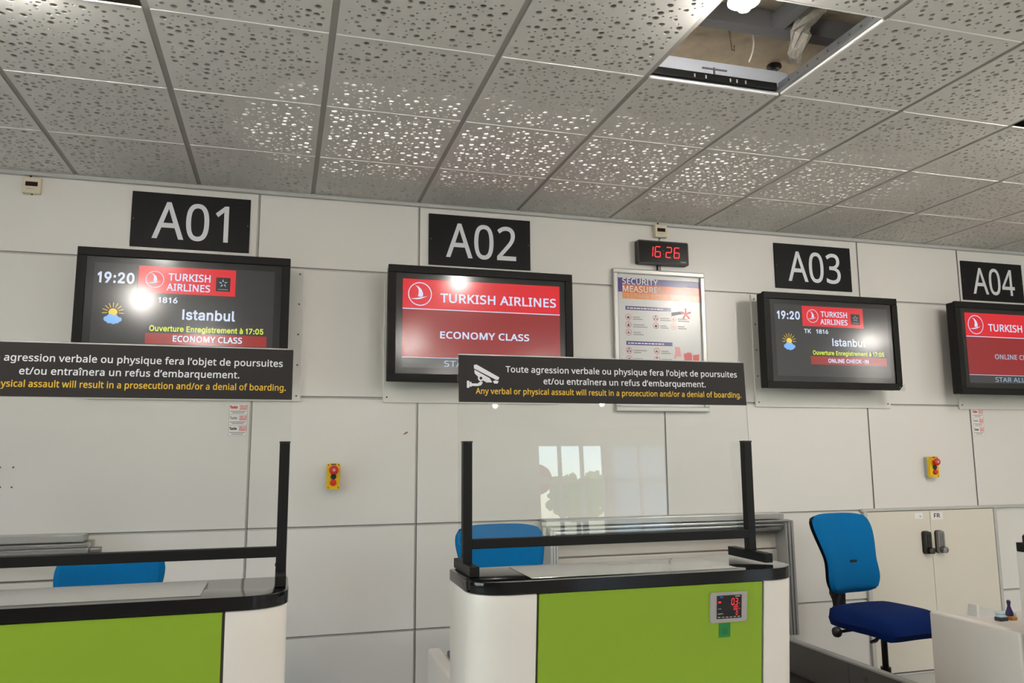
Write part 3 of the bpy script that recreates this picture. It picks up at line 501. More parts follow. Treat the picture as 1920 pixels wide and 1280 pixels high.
"C": (510, [[1,267,-7,223,-7,184,4,1,150,25,116,46,89,76,1,70,115,50,154,40,201,1,40,254,40,308,50,354,1,70,393,89,432,116,462,1,150,484,184,505,223,516,1,267,516,293,516,317,512,1,340,504,363,497,384,486,1,402,471,420,457,436,439,1,448,418,460,398,468,374,0,473,348,1,408,348,404,366,398,381,1,389,395,381,408,370,419,1,357,428,345,438,331,444,1,315,449,300,454,284,456,1,267,456,236,456,208,448,1,184,432,159,417,139,394,1,125,364,111,334,103,297,1,103,254,103,211,111,175,1,125,145,140,115,159,92,1,184,76,209,61,236,53,1,267,53,284,53,300,55,1,315,60,331,65,345,71,1,357,81,370,90,381,101,1,389,114,398,128,404,143,0,408,160,1,473,160,469,135,460,111,1,448,91,436,70,421,52,1,402,38,384,23,363,12,1,341,5,318,-3,293,-7]]),
"E": (419, [[0,60,0,0,60,509,0,372,509,0,372,452,0,125,452,0,125,286,0,355,286,0,355,229,0,125,229,0,125,57,0,375,57,0,375,0]]),
"H": (517, [[0,60,0,0,60,509,0,125,509,0,125,289,0,392,289,0,392,509,0,457,509,0,457,0,0,392,0,0,392,232,0,125,232,0,125,0]]),
"I": (300, [[0,31,0,0,31,57,0,118,57,0,118,452,0,31,452,0,31,509,0,269,509,0,269,452,0,183,452,0,183,57,0,269,57,0,269,0]]),
"K": (467, [[0,104,145,0,104,216,0,139,261,0,174,303,0,212,344,0,364,509,0,448,509,0,231,276,0,228,276],[0,60,0,0,60,509,0,125,509,0,125,334,0,124,225,0,125,193,0,125,0],[0,372,0,0,188,259,0,228,309,0,449,0]]),
"L": (393, [[0,60,0,0,60,509,0,125,509,0,125,57,0,361,57,0,361,0]]),
"N": (523, [[0,60,0,0,60,509,0,136,509,0,343,183,0,363,151,0,388,107,0,414,55,0,405,54,0,401,108,0,399,157,0,399,195,0,399,509,0,463,509,0,463,0,0,387,0,0,202,290,0,177,331,0,148,381,0,108,452,0,119,454,0,122,384,0,124,328,0,125,291,0,125,0]]),
"O": (533, [[1,267,-7,223,-7,184,4,1,150,25,116,46,90,76,1,70,115,50,154,40,201,1,40,254,40,308,50,354,1,70,393,90,432,116,462,1,150,484,184,505,223,516,1,267,516,311,516,350,505,1,384,484,418,462,444,432,1,464,393,483,354,493,308,1,493,254,493,201,483,154,1,464,115,444,76,418,46,1,384,25,350,4,311,-7],[1,267,53,297,53,325,61,1,349,76,374,91,394,114,1,408,144,423,174,430,211,1,430,254,430,298,423,335,1,408,365,394,395,374,417,1,349,433,325,448,297,456,1,267,456,236,456,209,448,1,184,433,159,417,140,394,1,125,364,111,334,103,297,1,103,254,103,211,111,174,1,125,144,140,114,159,92,1,184,76,209,61,236,53]]),
"T": (449, [[0,32,452,0,32,509,0,417,509,0,417,452,0,257,452,0,257,0,0,193,0,0,193,452]]),
"a": (389, [[1,160,-9,136,-9,114,-4,1,94,5,75,14,59,27,1,48,45,36,62,30,83,1,30,108,30,130,35,147,1,43,161,52,175,63,185,1,78,193,92,201,108,207,0,125,211,0,178,220,1,234,227,248,228,258,231,1,265,235,272,239,276,245,0,276,255,1,276,257,276,272,273,286,1,267,297,261,308,252,316,1,240,322,228,328,213,331,1,196,331,178,331,162,328,1,149,322,136,317,126,309,1,118,301,110,292,104,283,0,100,274,1,41,291,50,314,62,332,1,79,346,95,360,113,369,1,133,375,153,381,173,384,1,194,384,208,384,223,383,1,239,379,255,376,271,370,1,286,360,301,351,313,338,1,322,320,332,303,337,280,0,337,251,0,337,0,0,277,0,0,277,52,1,272,52,268,43,261,34,1,252,25,243,15,230,7,1,215,1,200,-5,182,-9],[1,170,45,193,45,212,50,1,228,59,243,68,255,79,1,263,93,271,107,276,122,0,276,138,1,276,190,273,187,268,184,0,259,182,0,231,176,0,200,171,0,175,168,1,134,159,121,154,111,148,1,103,139,96,131,92,119,1,92,105,92,92,95,81,1,102,72,109,63,118,57,1,130,52,142,48,155,45]]),
"b": (424, [[1,229,-8,206,-8,187,-4,1,172,4,158,12,146,21,0,138,31,0,118,59,0,112,59,0,112,0,0,53,0,0,53,509,0,114,509,0,114,319,0,118,319,1,137,346,145,356,157,365,1,171,373,186,381,205,384,1,229,384,261,384,289,376,1,313,361,337,345,356,322,1,370,293,383,263,390,229,1,390,189,390,149,383,114,1,370,84,356,55,337,32,1,313,16,289,0,261,-8],[1,220,47,244,47,263,53,1,279,66,295,78,308,95,1,316,117,324,138,328,162,1,328,189,328,216,324,240,1,316,261,308,282,296,299,1,280,311,264,324,244,330,1,220,330,197,330,177,324,1,161,312,145,300,133,284,1,125,263,117,242,113,217,1,113,189,113,161,117,136,1,125,115,133,94,146,77,1,162,65,178,53,197,47]]),
"e": (404, [[1,212,-8,175,-8,143,0,1,117,16,90,33,70,56,1,56,85,41,114,34,148,1,34,187,34,226,41,260,1,55,290,69,319,89,343,1,115,359,141,376,171,384,1,205,384,226,384,246,381,1,266,374,285,367,303,356,1,319,341,335,326,348,306,1,357,282,366,258,371,228,0,371,194,0,371,169,0,75,169,0,75,221,0,338,221,1,310,202,310,227,306,249,1,298,269,290,288,278,303,1,263,314,247,325,228,330,1,205,330,182,330,163,325,1,146,313,130,302,118,288,1,109,270,100,251,96,232,0,96,211,1,96,178,96,150,101,126,1,110,106,120,87,134,72,1,151,61,168,51,189,46,1,212,46,228,46,241,48,1,254,53,266,57,277,64,1,285,73,294,82,301,93,0,306,105,1,365,91,359,71,349,54,1,335,39,321,24,303,13,1,283,4,262,-4,238,-8]]),
"g": (425, [[1,207,-151,179,-151,155,-147,1,134,-140,113,-132,96,-123,1,82,-110,69,-98,58,-84,0,51,-69,0,101,-41,1,122,-66,130,-75,141,-82,1,154,-88,168,-94,186,-97,1,207,-97,238,-97,263,-90,1,282,-75,302,-60,311,-37,0,311,-6,0,311,68,0,306,68,1,287,41,278,32,267,23,1,252,16,238,8,219,5,1,195,5,164,5,137,12,1,113,27,88,41,69,62,1,55,90,41,118,34,152,1,34,191,34,230,41,264,1,55,293,69,322,88,345,1,112,361,137,376,165,384,1,196,384,220,384,239,381,1,253,373,268,365,280,356,0,288,346,0,308,319,0,313,319,0,313,379,0,372,379,1,372,-9,372,-42,365,-69,1,350,-90,335,-111,316,-126,1,291,-136,266,-146,238,-151],[1,205,59,228,59,248,64,1,264,75,280,86,292,101,1,300,121,308,141,312,165,1,312,193,312,220,308,243,1,300,264,292,284,280,301,1,264,312,248,324,228,330,1,205,330,181,330,161,324,1,145,312,129,299,117,283,1,109,262,100,242,96,219,1,96,193,96,166,100,143,1,109,123,117,103,129,87,1,145,76,162,65,181,59]]),
"i": (167, [[0,53,0,0,53,379,0,114,379,0,114,0],[1,84,443,72,443,62,447,1,54,455,45,462,41,472,1,41,483,41,494,45,504,1,54,512,62,520,72,524,1,84,524,95,524,106,520,1,114,512,122,504,126,494,1,126,483,126,472,122,462,1,114,455,106,447,95,443]]),
"l": (189, [[1,139,-2,110,-2,88,5,1,74,20,60,35,53,57,0,53,84,0,53,509,0,114,509,1,114,99,114,81,116,69,1,120,62,125,55,133,52,0,146,52,0,160,53,0,170,54,0,181,3,0,162,-1]]),
"m": (610, [[0,53,0,0,53,379,0,112,379,0,112,295,1,108,295,113,316,121,332,1,132,346,144,359,157,369,1,172,376,187,383,203,386,1,219,386,247,386,270,378,1,287,361,305,344,316,322,0,321,295,1,312,295,317,313,325,329,1,337,343,349,357,364,367,1,381,375,398,382,416,386,1,437,386,459,386,479,381,1,497,372,515,362,530,348,1,541,328,551,309,557,285,0,557,255,0,557,0,0,496,0,1,496,254,496,281,488,301,1,473,313,457,325,439,330,1,419,330,402,330,387,327,1,374,320,362,313,352,303,1,345,290,339,278,335,263,0,335,247,0,335,0,0,274,0,1,274,260,274,281,267,298,1,253,311,239,324,221,330,1,199,330,185,330,171,327,1,158,320,144,313,134,303,1,126,289,118,276,114,258,0,114,238,0,114,0]]),
"n": (410, [[0,114,227,0,114,0,0,53,0,0,53,379,0,112,379,0,112,287,1,102,287,114,322,131,347,1,152,362,174,377,199,384,1,227,384,253,384,276,379,1,295,369,314,358,330,342,1,341,321,352,299,357,273,0,357,240,0,357,0,0,296,0,1,296,235,296,265,288,288,1,273,304,258,321,237,329,1,210,329,192,329,175,325,1,161,317,146,309,135,298,1,126,283,118,267,114,249]]),
"r": (259, [[0,53,0,0,53,379,0,112,379,0,112,321,1,115,321,122,340,135,355,1,152,367,170,379,190,385,0,213,385,0,229,384,0,243,384,0,243,322,0,230,324,1,207,326,189,326,173,322,1,159,315,145,307,134,297,1,126,284,118,270,114,255,0,114,237,0,114,0]]),
"s": (365, [[1,182,-8,156,-8,133,-4,1,112,3,92,11,75,23,1,62,38,49,53,40,72,0,36,94,1,94,107,99,86,109,70,1,124,60,139,50,158,45,1,181,45,208,45,229,51,1,244,62,260,74,268,87,1,268,103,268,116,263,127,1,254,136,245,144,231,151,0,212,155,1,149,170,115,178,89,191,1,72,208,55,225,47,247,1,47,274,47,296,53,315,1,65,332,77,348,94,361,1,115,370,136,380,160,384,1,187,384,213,384,235,380,1,254,372,272,365,287,353,1,299,339,310,325,319,309,0,324,290,1,268,277,263,292,255,304,1,243,316,230,327,212,333,1,187,333,165,333,146,327,1,131,317,116,306,109,293,1,109,277,109,263,114,252,1,124,243,134,235,150,228,0,172,223,1,229,209,264,201,290,188,1,306,171,323,154,331,133,1,331,107,331,84,325,64,1,312,47,300,30,282,16,1,260,6,237,-3,211,-8]]),
"t": (227, [[0,204,379,0,204,327,0,6,327,0,6,379],[0,65,471,0,126,471,1,126,98,126,81,129,69,1,136,61,143,54,154,50,0,170,50,0,185,51,0,202,54,0,213,2,0,192,-3,1,168,-4,136,-4,110,4,1,92,21,74,38,65,62,0,65,93]]),
"u": (410, [[1,182,-5,157,-5,134,0,1,115,11,95,21,80,37,1,69,59,58,80,53,107,0,53,139,0,53,379,0,114,379,1,114,144,114,114,121,91,1,137,75,152,58,173,50,1,200,50,218,50,235,54,1,249,62,264,70,275,81,1,283,97,292,112,296,131,0,296,153,0,296,379,0,357,379,0,357,0,0,298,0,0,298,92,1,307,92,295,57,279,32,1,257,17,235,2,211,-5]]),
"v": (389, [[0,163,0,0,17,379,0,84,379,0,165,155,0,187,87,0,206,21,0,184,21,0,203,87,0,224,155,0,305,379,0,371,379,0,226,0]]),
"à": (389, [[1,160,-9,136,-9,114,-4,1,94,5,75,14,59,27,1,48,45,36,62,30,83,1,30,108,30,130,35,147,1,43,161,52,175,63,185,1,78,193,92,201,108,207,0,125,211,0,178,220,1,234,227,248,228,258,231,1,265,235,272,239,276,245,0,276,255,1,276,257,276,272,273,286,1,267,297,261,308,252,316,1,240,322,228,328,213,331,1,196,331,178,331,162,328,1,149,322,136,317,126,309,1,118,301,110,292,104,283,0,100,274,1,41,291,50,314,62,332,1,79,346,95,360,113,369,1,133,375,153,381,173,384,1,194,384,208,384,223,383,1,239,379,255,376,271,370,1,286,360,301,351,313,338,1,322,320,332,303,337,280,0,337,251,0,337,0,0,277,0,0,277,52,1,272,52,268,43,261,34,1,252,25,243,15,230,7,1,215,1,200,-5,182,-9],[1,170,45,193,45,212,50,1,228,59,243,68,255,79,1,263,93,271,107,276,122,0,276,138,1,276,190,273,187,268,184,0,259,182,0,231,176,0,200,171,0,175,168,1,134,159,121,154,111,148,1,103,139,96,131,92,119,1,92,105,92,92,95,81,1,102,72,109,63,118,57,1,130,52,142,48,155,45],[0,165,429,0,99,529,0,168,529,0,215,429]]),
},
}

GLYPHS['N']['Y'] = (462, [[0, 198, 0, 0, 198, 224, 0, 0, 578, 0, 78, 578, 0, 231, 296, 0, 384, 578, 0, 462, 578, 0, 264, 224, 0, 264, 0]])
GLYPHS['I']['I'] = (190, [[0, 62, 0, 0, 62, 505, 0, 128, 505, 0, 128, 0]])
GLYPHS['I']['1'] = (310, [[0, 150, 0, 0, 150, 400, 0, 62, 352, 0, 62, 418, 0, 168, 505, 0, 216, 505, 0, 216, 0]])

def _outline(loop, dx):
    pts, i, ctl = [], 0, []
    while i < len(loop):
        n = 6 if loop[i] else 2
        ctl.append((loop[i], loop[i + 1:i + 1 + n]))
        i += 1 + n
    for q, (k, v) in enumerate(ctl):
        p = Vector((v[0], v[1]))
        e = Vector(ctl[(q + 1) % len(ctl)][1][:2])
        if not k:
            pts.append(p)
            continue
        h1, h2 = Vector(v[2:4]), Vector(v[4:6])
        for s in range(4):
            t = s / 4
            pts.append(p * (1 - t) ** 3 + h1 * 3 * t * (1 - t) ** 2 + h2 * 3 * t * t * (1 - t) + e * t ** 3)
    out = []
    for p in pts:
        if not out or (p - out[-1]).length > .6:
            out.append(p)
    if (out[0] - out[-1]).length < .6:
        out.pop()
    return [Vector((p.x + dx, p.y)) for p in out]

def _area(p):
    return sum(p[i - 1].x * p[i].y - p[i].x * p[i - 1].y for i in range(len(p))) / 2

def _fatten(p, d):
    """Move every corner of an outline d to the left of its direction."""
    out, n = [], len(p)
    for i in range(n):
        a, b = (p[i] - p[i - 1]).normalized(), (p[(i + 1) % n] - p[i]).normalized()
        na, nb = Vector((-a.y, a.x)), Vector((-b.y, b.x))
        m = na + nb
        if m.length < .2:
            out.append(p[i] + na * d)
            continue
        m.normalize()
        out.append(p[i] + m * (d / max(.45, m.dot(na))))
    return out

def text_curve(s, bold):
    """A line of lettering in the built-in face."""
    c = bpy.data.curves.new('lettering', 'FONT')
    c.body = s
    c.size = 700
    c.offset = bold
    c.resolution_u = 4
    return c

_CACHE = {}
def glyph(font, ch, bold):
    """Advance and filled triangles of one letter."""
    k = (font, ch, bold)
    if k in _CACHE:
        return _CACHE[k]
    adv, loops = GLYPHS[font][ch]
    outs = [_outline(q, 0) for q in loops]
    if outs and bold:
        sg = 1 if _area(max(outs, key=lambda q: abs(_area(q)))) < 0 else -1
        outs = [_fatten(q, bold * sg) for q in outs]
    tris = []
    if outs:
        vs, es = [], []
        for q in outs:
            o = len(vs)
            vs += q
            es += [(o + i, o + (i + 1) % len(q)) for i in range(len(q))]
        ov, _, of, _, _, _ = delaunay_2d_cdt(vs, es, [], 0, 1e-4)
        for f in of:
            c = (ov[f[0]] + ov[f[1]] + ov[f[2]]) / 3
            wn = 0
            for q in outs:
                for i in range(len(q)):
                    p, r = q[i - 1], q[i]
                    if (p.y <= c.y) != (r.y <= c.y):
                        cr = (r.x - p.x) * (c.y - p.y) - (c.x - p.x) * (r.y - p.y)
                        if r.y > p.y and cr > 0:
                            wn += 1
                        elif r.y <= p.y and cr < 0:
                            wn -= 1
            if wn:
                tris.append([(ov[i].x, ov[i].y) for i in f])
    _CACHE[k] = (adv + bold * 1.2, tris)
    return _CACHE[k]

def glyph_mesh(s, font, bold):
    vs, fs, x0 = [], [], 0
    for ch in s:
        adv, tris = glyph(font, ch, bold)
        for t in tris:
            fs.append(tuple(range(len(vs), len(vs) + 3)))
            vs += [(x + x0, y, 0) for x, y in t]
        x0 += adv
    me = bpy.data.meshes.new('lettering')
    me.from_pydata(vs, [], fs)
    return me

def text(name, s, font, x0, x1, zb, cap, y, m, parent=None, bold=0.0, label=None, fix=None):
    """Lettering facing -y between x0 and x1 with its baseline at zb; cap is the height of a capital."""
    def mesh_of(t):
        if font:
            return glyph_mesh(t, font, bold)
        c = text_curve(t, bold)
        t_o = bpy.data.objects.new('lettering', c)
        COL.objects.link(t_o)
        bpy.context.view_layer.update()
        me = bpy.data.meshes.new_from_object(t_o.evaluated_get(bpy.context.evaluated_depsgraph_get()))
        bpy.data.objects.remove(t_o)
        bpy.data.curves.remove(c)
        return me
    me = mesh_of(s)
    ref = 'E' if font is None else ('A' if font == 'N' else '1')
    rm = mesh_of(ref)
    hz = [v.co.y for v in rm.vertices]
    lo = min(hz)
    sz = cap / (max(hz) - lo)
    bpy.data.meshes.remove(rm)
    xs = [v.co.x for v in me.vertices]
    a, b = min(xs), max(xs)
    sx = (x1 - x0) / (b - a)
    for v in me.vertices:
        v.co = (x0 + (v.co.x - a) * sx, y, zb + (v.co.y - lo) * sz)
    me.materials.clear()
    me.materials.append(m)
    o = bpy.data.objects.new(name, me)
    me.name = name
    COL.objects.link(o)
    if parent:
        o.parent = parent
    if label:
        o['label'] = label
    return o

SEG = {'0': 'abcdef', '1': 'bc', '2': 'abged', '3': 'abgcd', '6': 'afgedc', '-': 'g'}
def seg7(bm, ch, x, z, w, h, t, y, slant=0.0):
    mid = z + h / 2
    def bar(p, q):
        (ax, az), (bx, bz) = p, q
        if abs(az - bz) < 1e-6:
            pts = [(ax + t * .6, az - t / 2), (bx - t * .6, az - t / 2), (bx - t * .2, az), (bx - t * .6, az + t / 2), (ax + t * .6, az + t / 2), (ax + t * .2, az)]
        else:
            pts = [(ax - t / 2, az + t * .6), (ax, az + t * .2), (ax + t / 2, az + t * .6), (ax + t / 2, bz - t * .6), (ax, bz - t * .2), (ax - t / 2, bz - t * .6)]
        flat(bm, [(px + slant * (pz - z), pz) for px, pz in pts], y)
    S = {'a': ((x, z + h), (x + w, z + h)), 'g': ((x, mid), (x + w, mid)), 'd': ((x, z), (x + w, z)), 'f': ((x, mid), (x, z + h)), 'b': ((x + w, mid), (x + w, z + h)),
         'e': ((x, z), (x, mid)), 'c': ((x + w, z), (x + w, mid))}
    for k in SEG[ch]:
        bar(*S[k])

# ------------------------------------------------------------------ the setting
YW = 4.456                                    # face of the panelled back wall
CEIL = EYE + 1.454
def H(z):
    return EYE + z

RX0, RX1, RY0 = -7.0, 12.5, -8.0
colx = [RX0, -4.6, -3.1, -1.63, -0.163, 0.7285, 2.2694, 3.7716, 4.629, 6.13, 7.0, 8.5, 10.0, RX1]
rowz = [0.0, H(-0.9482), H(-0.3867), H(0.3088), H(1.024), CEIL + 0.02]
bm = B()
g = 0.006
for i in range(len(colx) - 1):
    for j in range(len(rowz) - 1):
        add_box(bm, colx[i] + g, colx[i + 1] - g, YW, YW + 0.02, rowz[j] + g, rowz[j + 1] - g, bev=0.0025, seg=1)
wall = struct('wall_back', bm, M_WALL)
bm = B()
add_box(bm, RX0 - .2, RX1 + .2, YW + 0.006, YW + 0.12, 0, CEIL + 0.6)
obj('joint_profile', bm, M_JOINT, wall)
bm = B()
for x in colx[1:-1]:                          # dark shadow gap beside each profile
    add_box(bm, x + g - 0.0025, x + g, YW + 0.0015, YW + 0.0058, 0, CEIL)
for z in rowz[1:-1]:
    add_box(bm, RX0, RX1, YW + 0.0015, YW + 0.0058, z + g - 0.0025, z + g)
obj('joint_gap', bm, M_GAP, wall)
for x, z in ((-1.317, -0.053), (-1.26, -0.053), (-1.31, -0.148), (-1.26, -0.149)):
    bm = B()
    add_cyl(bm, (x, YW - 0.0015, H(z)), (x, YW + 0.004, H(z)), 0.005, n=10)
    obj('screw_hole', bm, M_GAP, wall)
bm = B()
flat(bm, [(0.650, H(0.108)), (0.663, H(0.109)), (0.676, H(0.116)), (0.680, H(0.124)), (0.670, H(0.123)), (0.660, H(0.116))], YW - 0.0006)
obj('chipped_patch', bm, mat('brown chipped patch', (124, 92, 74), rough=0.8), wall)

bm = B()
add_box(bm, RX0, RX1, YW - 0.026, YW, H(1.429), H(1.434), bev=0.001, seg=1)
add_box(bm, RX0, RX1, YW - 0.006, YW, H(1.429), CEIL, bev=0.001, seg=1)
struct('trim_1', bm, M_TRIM)

bm = B()
add_box(bm, RX0 - .2, RX1 + .2, RY0 - .2, YW + .1, -0.1, 0)
struct('floor', bm, M_FLOOR)

# side walls and the glazed front behind the viewer
bm = B()
add_box(bm, RX1, RX1 + .2, RY0, YW, 0, CEIL + .6)
struct('wall_right', bm, M_ROOMW)
bm = B()
add_box(bm, RX0 - .2, RX0, RY0, -2.4, 0, CEIL + .6)
add_box(bm, RX0 - .2, RX0, 2.6, YW, 0, CEIL + .6)
add_box(bm, RX0 - .2, RX0, -2.4, 2.6, 0, 0.6)
add_box(bm, RX0 - .2, RX0, -2.4, 2.6, 2.6, CEIL + .6)
struct('wall_left', bm, M_ROOMW)
bm = B()
WX = [(4.28, 5.52), (5.66, 6.75), (8.8, 11.4)]
xs = [RX0] + [v for w in WX for v in w] + [RX1]
for k in range(0, len(xs), 2):
    add_box(bm, xs[k], xs[k + 1], RY0 - .2, RY0, 0, CEIL + .6)
for a, b in WX:
    add_box(bm, a, b, RY0 - .2, RY0, 2.62, CEIL + .6)
struct('wall_front', bm, M_ROOMW)

def window(n, a, b, z0, z1, nx, nz, pane, along='x', at=RY0 - 0.1):
    fr, pn = B(), B()
    def bx(bmm, p0, p1, q0, q1, d):
        if along == 'x':
            add_box(bmm, p0, p1, at - d, at + d, q0, q1)
        else:
            add_box(bmm, at - d, at + d, p0, p1, q0, q1)
    for k in range(nx + 1):
        p = a + (b - a) * k / nx
        bx(fr, p - .03, p + .03, z0, z1, .03)
    for k in range(nz + 1):
        q = z0 + (z1 - z0) * k / nz
        bx(fr, a, b, q - .03, q + .03, .028)
    w = struct('window_%d' % n, fr, M_MULL)
    bx(pn, a, b, z0, z1, .004)
    obj('pane', pn, pane, w)
    return w
window(1, 4.28, 5.52, 0.02, 2.62, 3, 4, M_PANE)
window(2, 5.66, 6.75, 0.02, 2.62, 2, 4, M_FROST)
window(3, 8.8, 11.4, 0.02, 2.62, 3, 2, M_PANE)  # added out of sight to let daylight in
window(4, -2.4, 2.6, 0.6, 2.6, 5, 2, M_PANE, 'y', RX0 - 0.1)  # unseen window, added for cool daylight from the left

# outdoors beyond the glazed front
bm = B()
add_box(bm, -60, 60, -80, 60, -0.4, -0.12)
struct('ground', bm, M_GRASS)
rnd = random.Random(4)
def tree(x, y, h, label):
    t = thing('leafy_tree', label, 'tree', (x, y, -0.12), group='trees outside the glazed front')
    bm = B()
    add_tube(bm, [(0, 0, 0), (0.05, 0, h * .3), (0, 0.05, h * .6)], [.16, .13, .08])
    obj('trunk', bm, M_BARK, t, smooth=True)
    bm = B()
    for _ in range(110):
        r = rnd.uniform(.10, .26) * h * .22
        a, e, q = rnd.uniform(0, 6.28), rnd.uniform(-1, 1), rnd.uniform(.3, 1) ** .5
        c = Vector((math.cos(a) * q * h * .30, math.sin(a) * q * h * .30, h * .62 + e * h * .30 * (1.1 - .6 * q)))
        bmesh.ops.create_icosphere(bm, subdivisions=2, radius=r, matrix=Matrix.Translation(c))
    for v in bm.verts:
        v.co += Vector((rnd.uniform(-1, 1), rnd.uniform(-1, 1), rnd.uniform(-1, 1))) * .09
    obj('crown', bm, M_LEAF, t)
for x, y, h in ((6.2, -30, 4.0), (10.2, -33, 4.6), (13.6, -30, 4.2), (15.5, -36, 5.0)):
    tree(x, y, h, 'green leafy tree outside, mirrored in the clear protective screen')
t = thing('no_entry_sign', 'round red no entry road sign outside, mirrored in the clear protective screen', 'road sign', (4.62, -9.2, -0.12))
bm = B()
add_cyl(bm, (0, 0, 0), (0, 0, 2.2), 0.03)
obj('post', bm, M_GALV, t, smooth=True)
bm = B()
add_cyl(bm, (0, 0.04, 2.2), (0, 0.06, 2.2), 0.28, n=32)
obj('disc', bm, M_SIGNRED, t)
bm = B()
add_box(bm, -.2, .2, 0.061, 0.066, 2.15, 2.25)
obj('bar', bm, M_PAPER, t)

# ------------------------------------------------------------------ perforated ceiling
ceiling = bpy.data.objects.new('ceiling', None)
COL.objects.link(ceiling)
ceiling['kind'] = 'structure'
TX0, TY0, TS = -1.0755, 4.457, 0.6
GRX, GRY = 0.024, 0.006                       # wide grooves run away from the wall, tight joints along it
def tile_mesh():
    r = random.Random(11)
    hx, hy = 0.3 - GRX / 2, 0.3 - GRY / 2
    holes = []
    for rad, n in ((0.0114, 46), (0.0084, 78), (0.0046, 150)):
        k = tries = 0
        while k < n and tries < 20000:
            tries += 1
            x, y = r.uniform(-hx + .014 + rad, hx - .014 - rad), r.uniform(-hy + .014 + rad, hy - .014 - rad)
            if all((x - a) ** 2 + (y - b) ** 2 > (rad + c + .0065) ** 2 for a, b, c in holes):
                holes.append((x, y, rad))
                k += 1
    vs, faces = [], []
    vs += [Vector((-hx, -hy)), Vector((hx, -hy)), Vector((hx, hy)), Vector((-hx, hy))]
    faces.append([0, 1, 2, 3])
    rings = []
    for x, y, rad in holes:
        n = 14 if rad > .006 else 10
        b = len(vs)
        vs += [Vector((x + rad * math.cos(2 * math.pi * k / n), y + rad * math.sin(2 * math.pi * k / n))) for k in range(n)]
        faces.append(list(range(b, b + n)))
        rings.append(list(range(b, b + n)))
    ov, oe, of, iv, ie, iface = delaunay_2d_cdt(vs, [], faces, 0, 1e-6)
    bm = B()
    tv = [bm.verts.new((v.x, v.y, 0)) for v in ov]
    back = {}
    for i, orig in enumerate(iv):
        for q in orig:
            back[q] = i
    for f, src in zip(of, iface):
        if any(s > 0 for s in src) or not src:
            continue
        bm.faces.new([tv[i] for i in f[::-1]])
    T = 0.0055
    for rg in rings + [[0, 1, 2, 3]]:
        lo = [tv[back[q]] for q in rg]
        hi = [bm.verts.new((v.co.x, v.co.y, T)) for v in lo]
        for k in range(len(lo)):
            bm.faces.new((lo[k], lo[(k + 1) % len(lo)], hi[(k + 1) % len(lo)], hi[k]))
    f = bm.faces.new([bm.verts.new((x, y, T + .0005)) for x, y in ((-hx, -hy), (hx, -hy), (hx, hy), (-hx, hy))])
    f.material_index = 1
    me = bpy.data.meshes.new('ceiling_tile')
    bm.to_mesh(me)
    bm.free()
    me.materials.append(M_TILE)
    me.materials.append(M_FLEECE)
    return me
tm = tile_mesh()
OPEN = {(0, 3), (4, 3), (7, 3)}               # tiles lifted out (column from the left, row from the wall)
NI0, NI1, NJ = -2, 11, 7
for i in range(NI0, NI1):
    for j in range(NJ):
        if (i, j) in OPEN:
            continue
        o = bpy.data.objects.new('ceiling_tile', tm)
        COL.objects.link(o)
        o.parent = ceiling
        o.location = (TX0 + TS * (i + .5), TY0 - TS * (j + .5), CEIL)
        o.rotation_euler = (0, 0, math.pi * ((i * 3 + j) % 2))
bm = B()
gx0, gx1, gy0 = TX0 + NI0 * TS, TX0 + NI1 * TS, TY0 - NJ * TS
for i in range(NI0, NI1 + 1):
    x = TX0 + TS * i
    add_box(bm, x - .0125, x + .0125, gy0, TY0, CEIL + .0062, CEIL + .0076)
    add_box(bm, x - .001, x + .001, gy0, TY0, CEIL + .0076, CEIL + .04)
obj('runner', bm, M_GROOVE, ceiling)
bm = B()
for j in range(0, NJ + 1):
    y = TY0 - TS * j
    for i in range(NI0, NI1):
        x = TX0 + TS * i
        add_box(bm, x + .013, x + TS - .013, y - .0028, y + .0028, CEIL - .0026, CEIL + .0040, bev=.0018, seg=2)
obj('cross_bar', bm, M_BAR, ceiling)
bm = B()                                      # the rest of the hall's ceiling
add_box(bm, RX0, RX1, RY0, gy0 - .004, CEIL, CEIL + .03)
add_box(bm, RX0, gx0 - .004, gy0, YW, CEIL, CEIL + .03)
add_box(bm, gx1 + .004, RX1, gy0, YW, CEIL, CEIL + .03)
obj('plain_ceiling', bm, M_TILE, ceiling)
bm = B()
add_box(bm, RX0 - .2, RX1 + .2, RY0 - .2, YW + .1, CEIL + .55, CEIL + .65)
obj('roof_slab', bm, mat('concrete', (120, 114, 104), rough=0.95, var=0.15), ceiling)
bm = B()                                      # sprayed lining seen through the openings
for (i, j) in sorted(OPEN):
    cx, cy = TX0 + TS * (i + .5), TY0 - TS * (j + .5)
    n = 26
    gv = [[bm.verts.new((cx + (a / n - .5) * 1.7, cy + (b / n - .5) * 1.5, CEIL + .30 + .016 * math.sin(a * 1.9 + .9 * math.sin(b * 1.3)) + rnd.uniform(-.008, .008))) for b in range(n + 1)] for a in range(n + 1)]
    for a in range(n):
        for b in range(n):
            bm.faces.new((gv[a][b], gv[a + 1][b], gv[a + 1][b + 1], gv[a][b + 1]))
obj('sprayed_lining', bm, M_INSUL, ceiling, smooth=True)

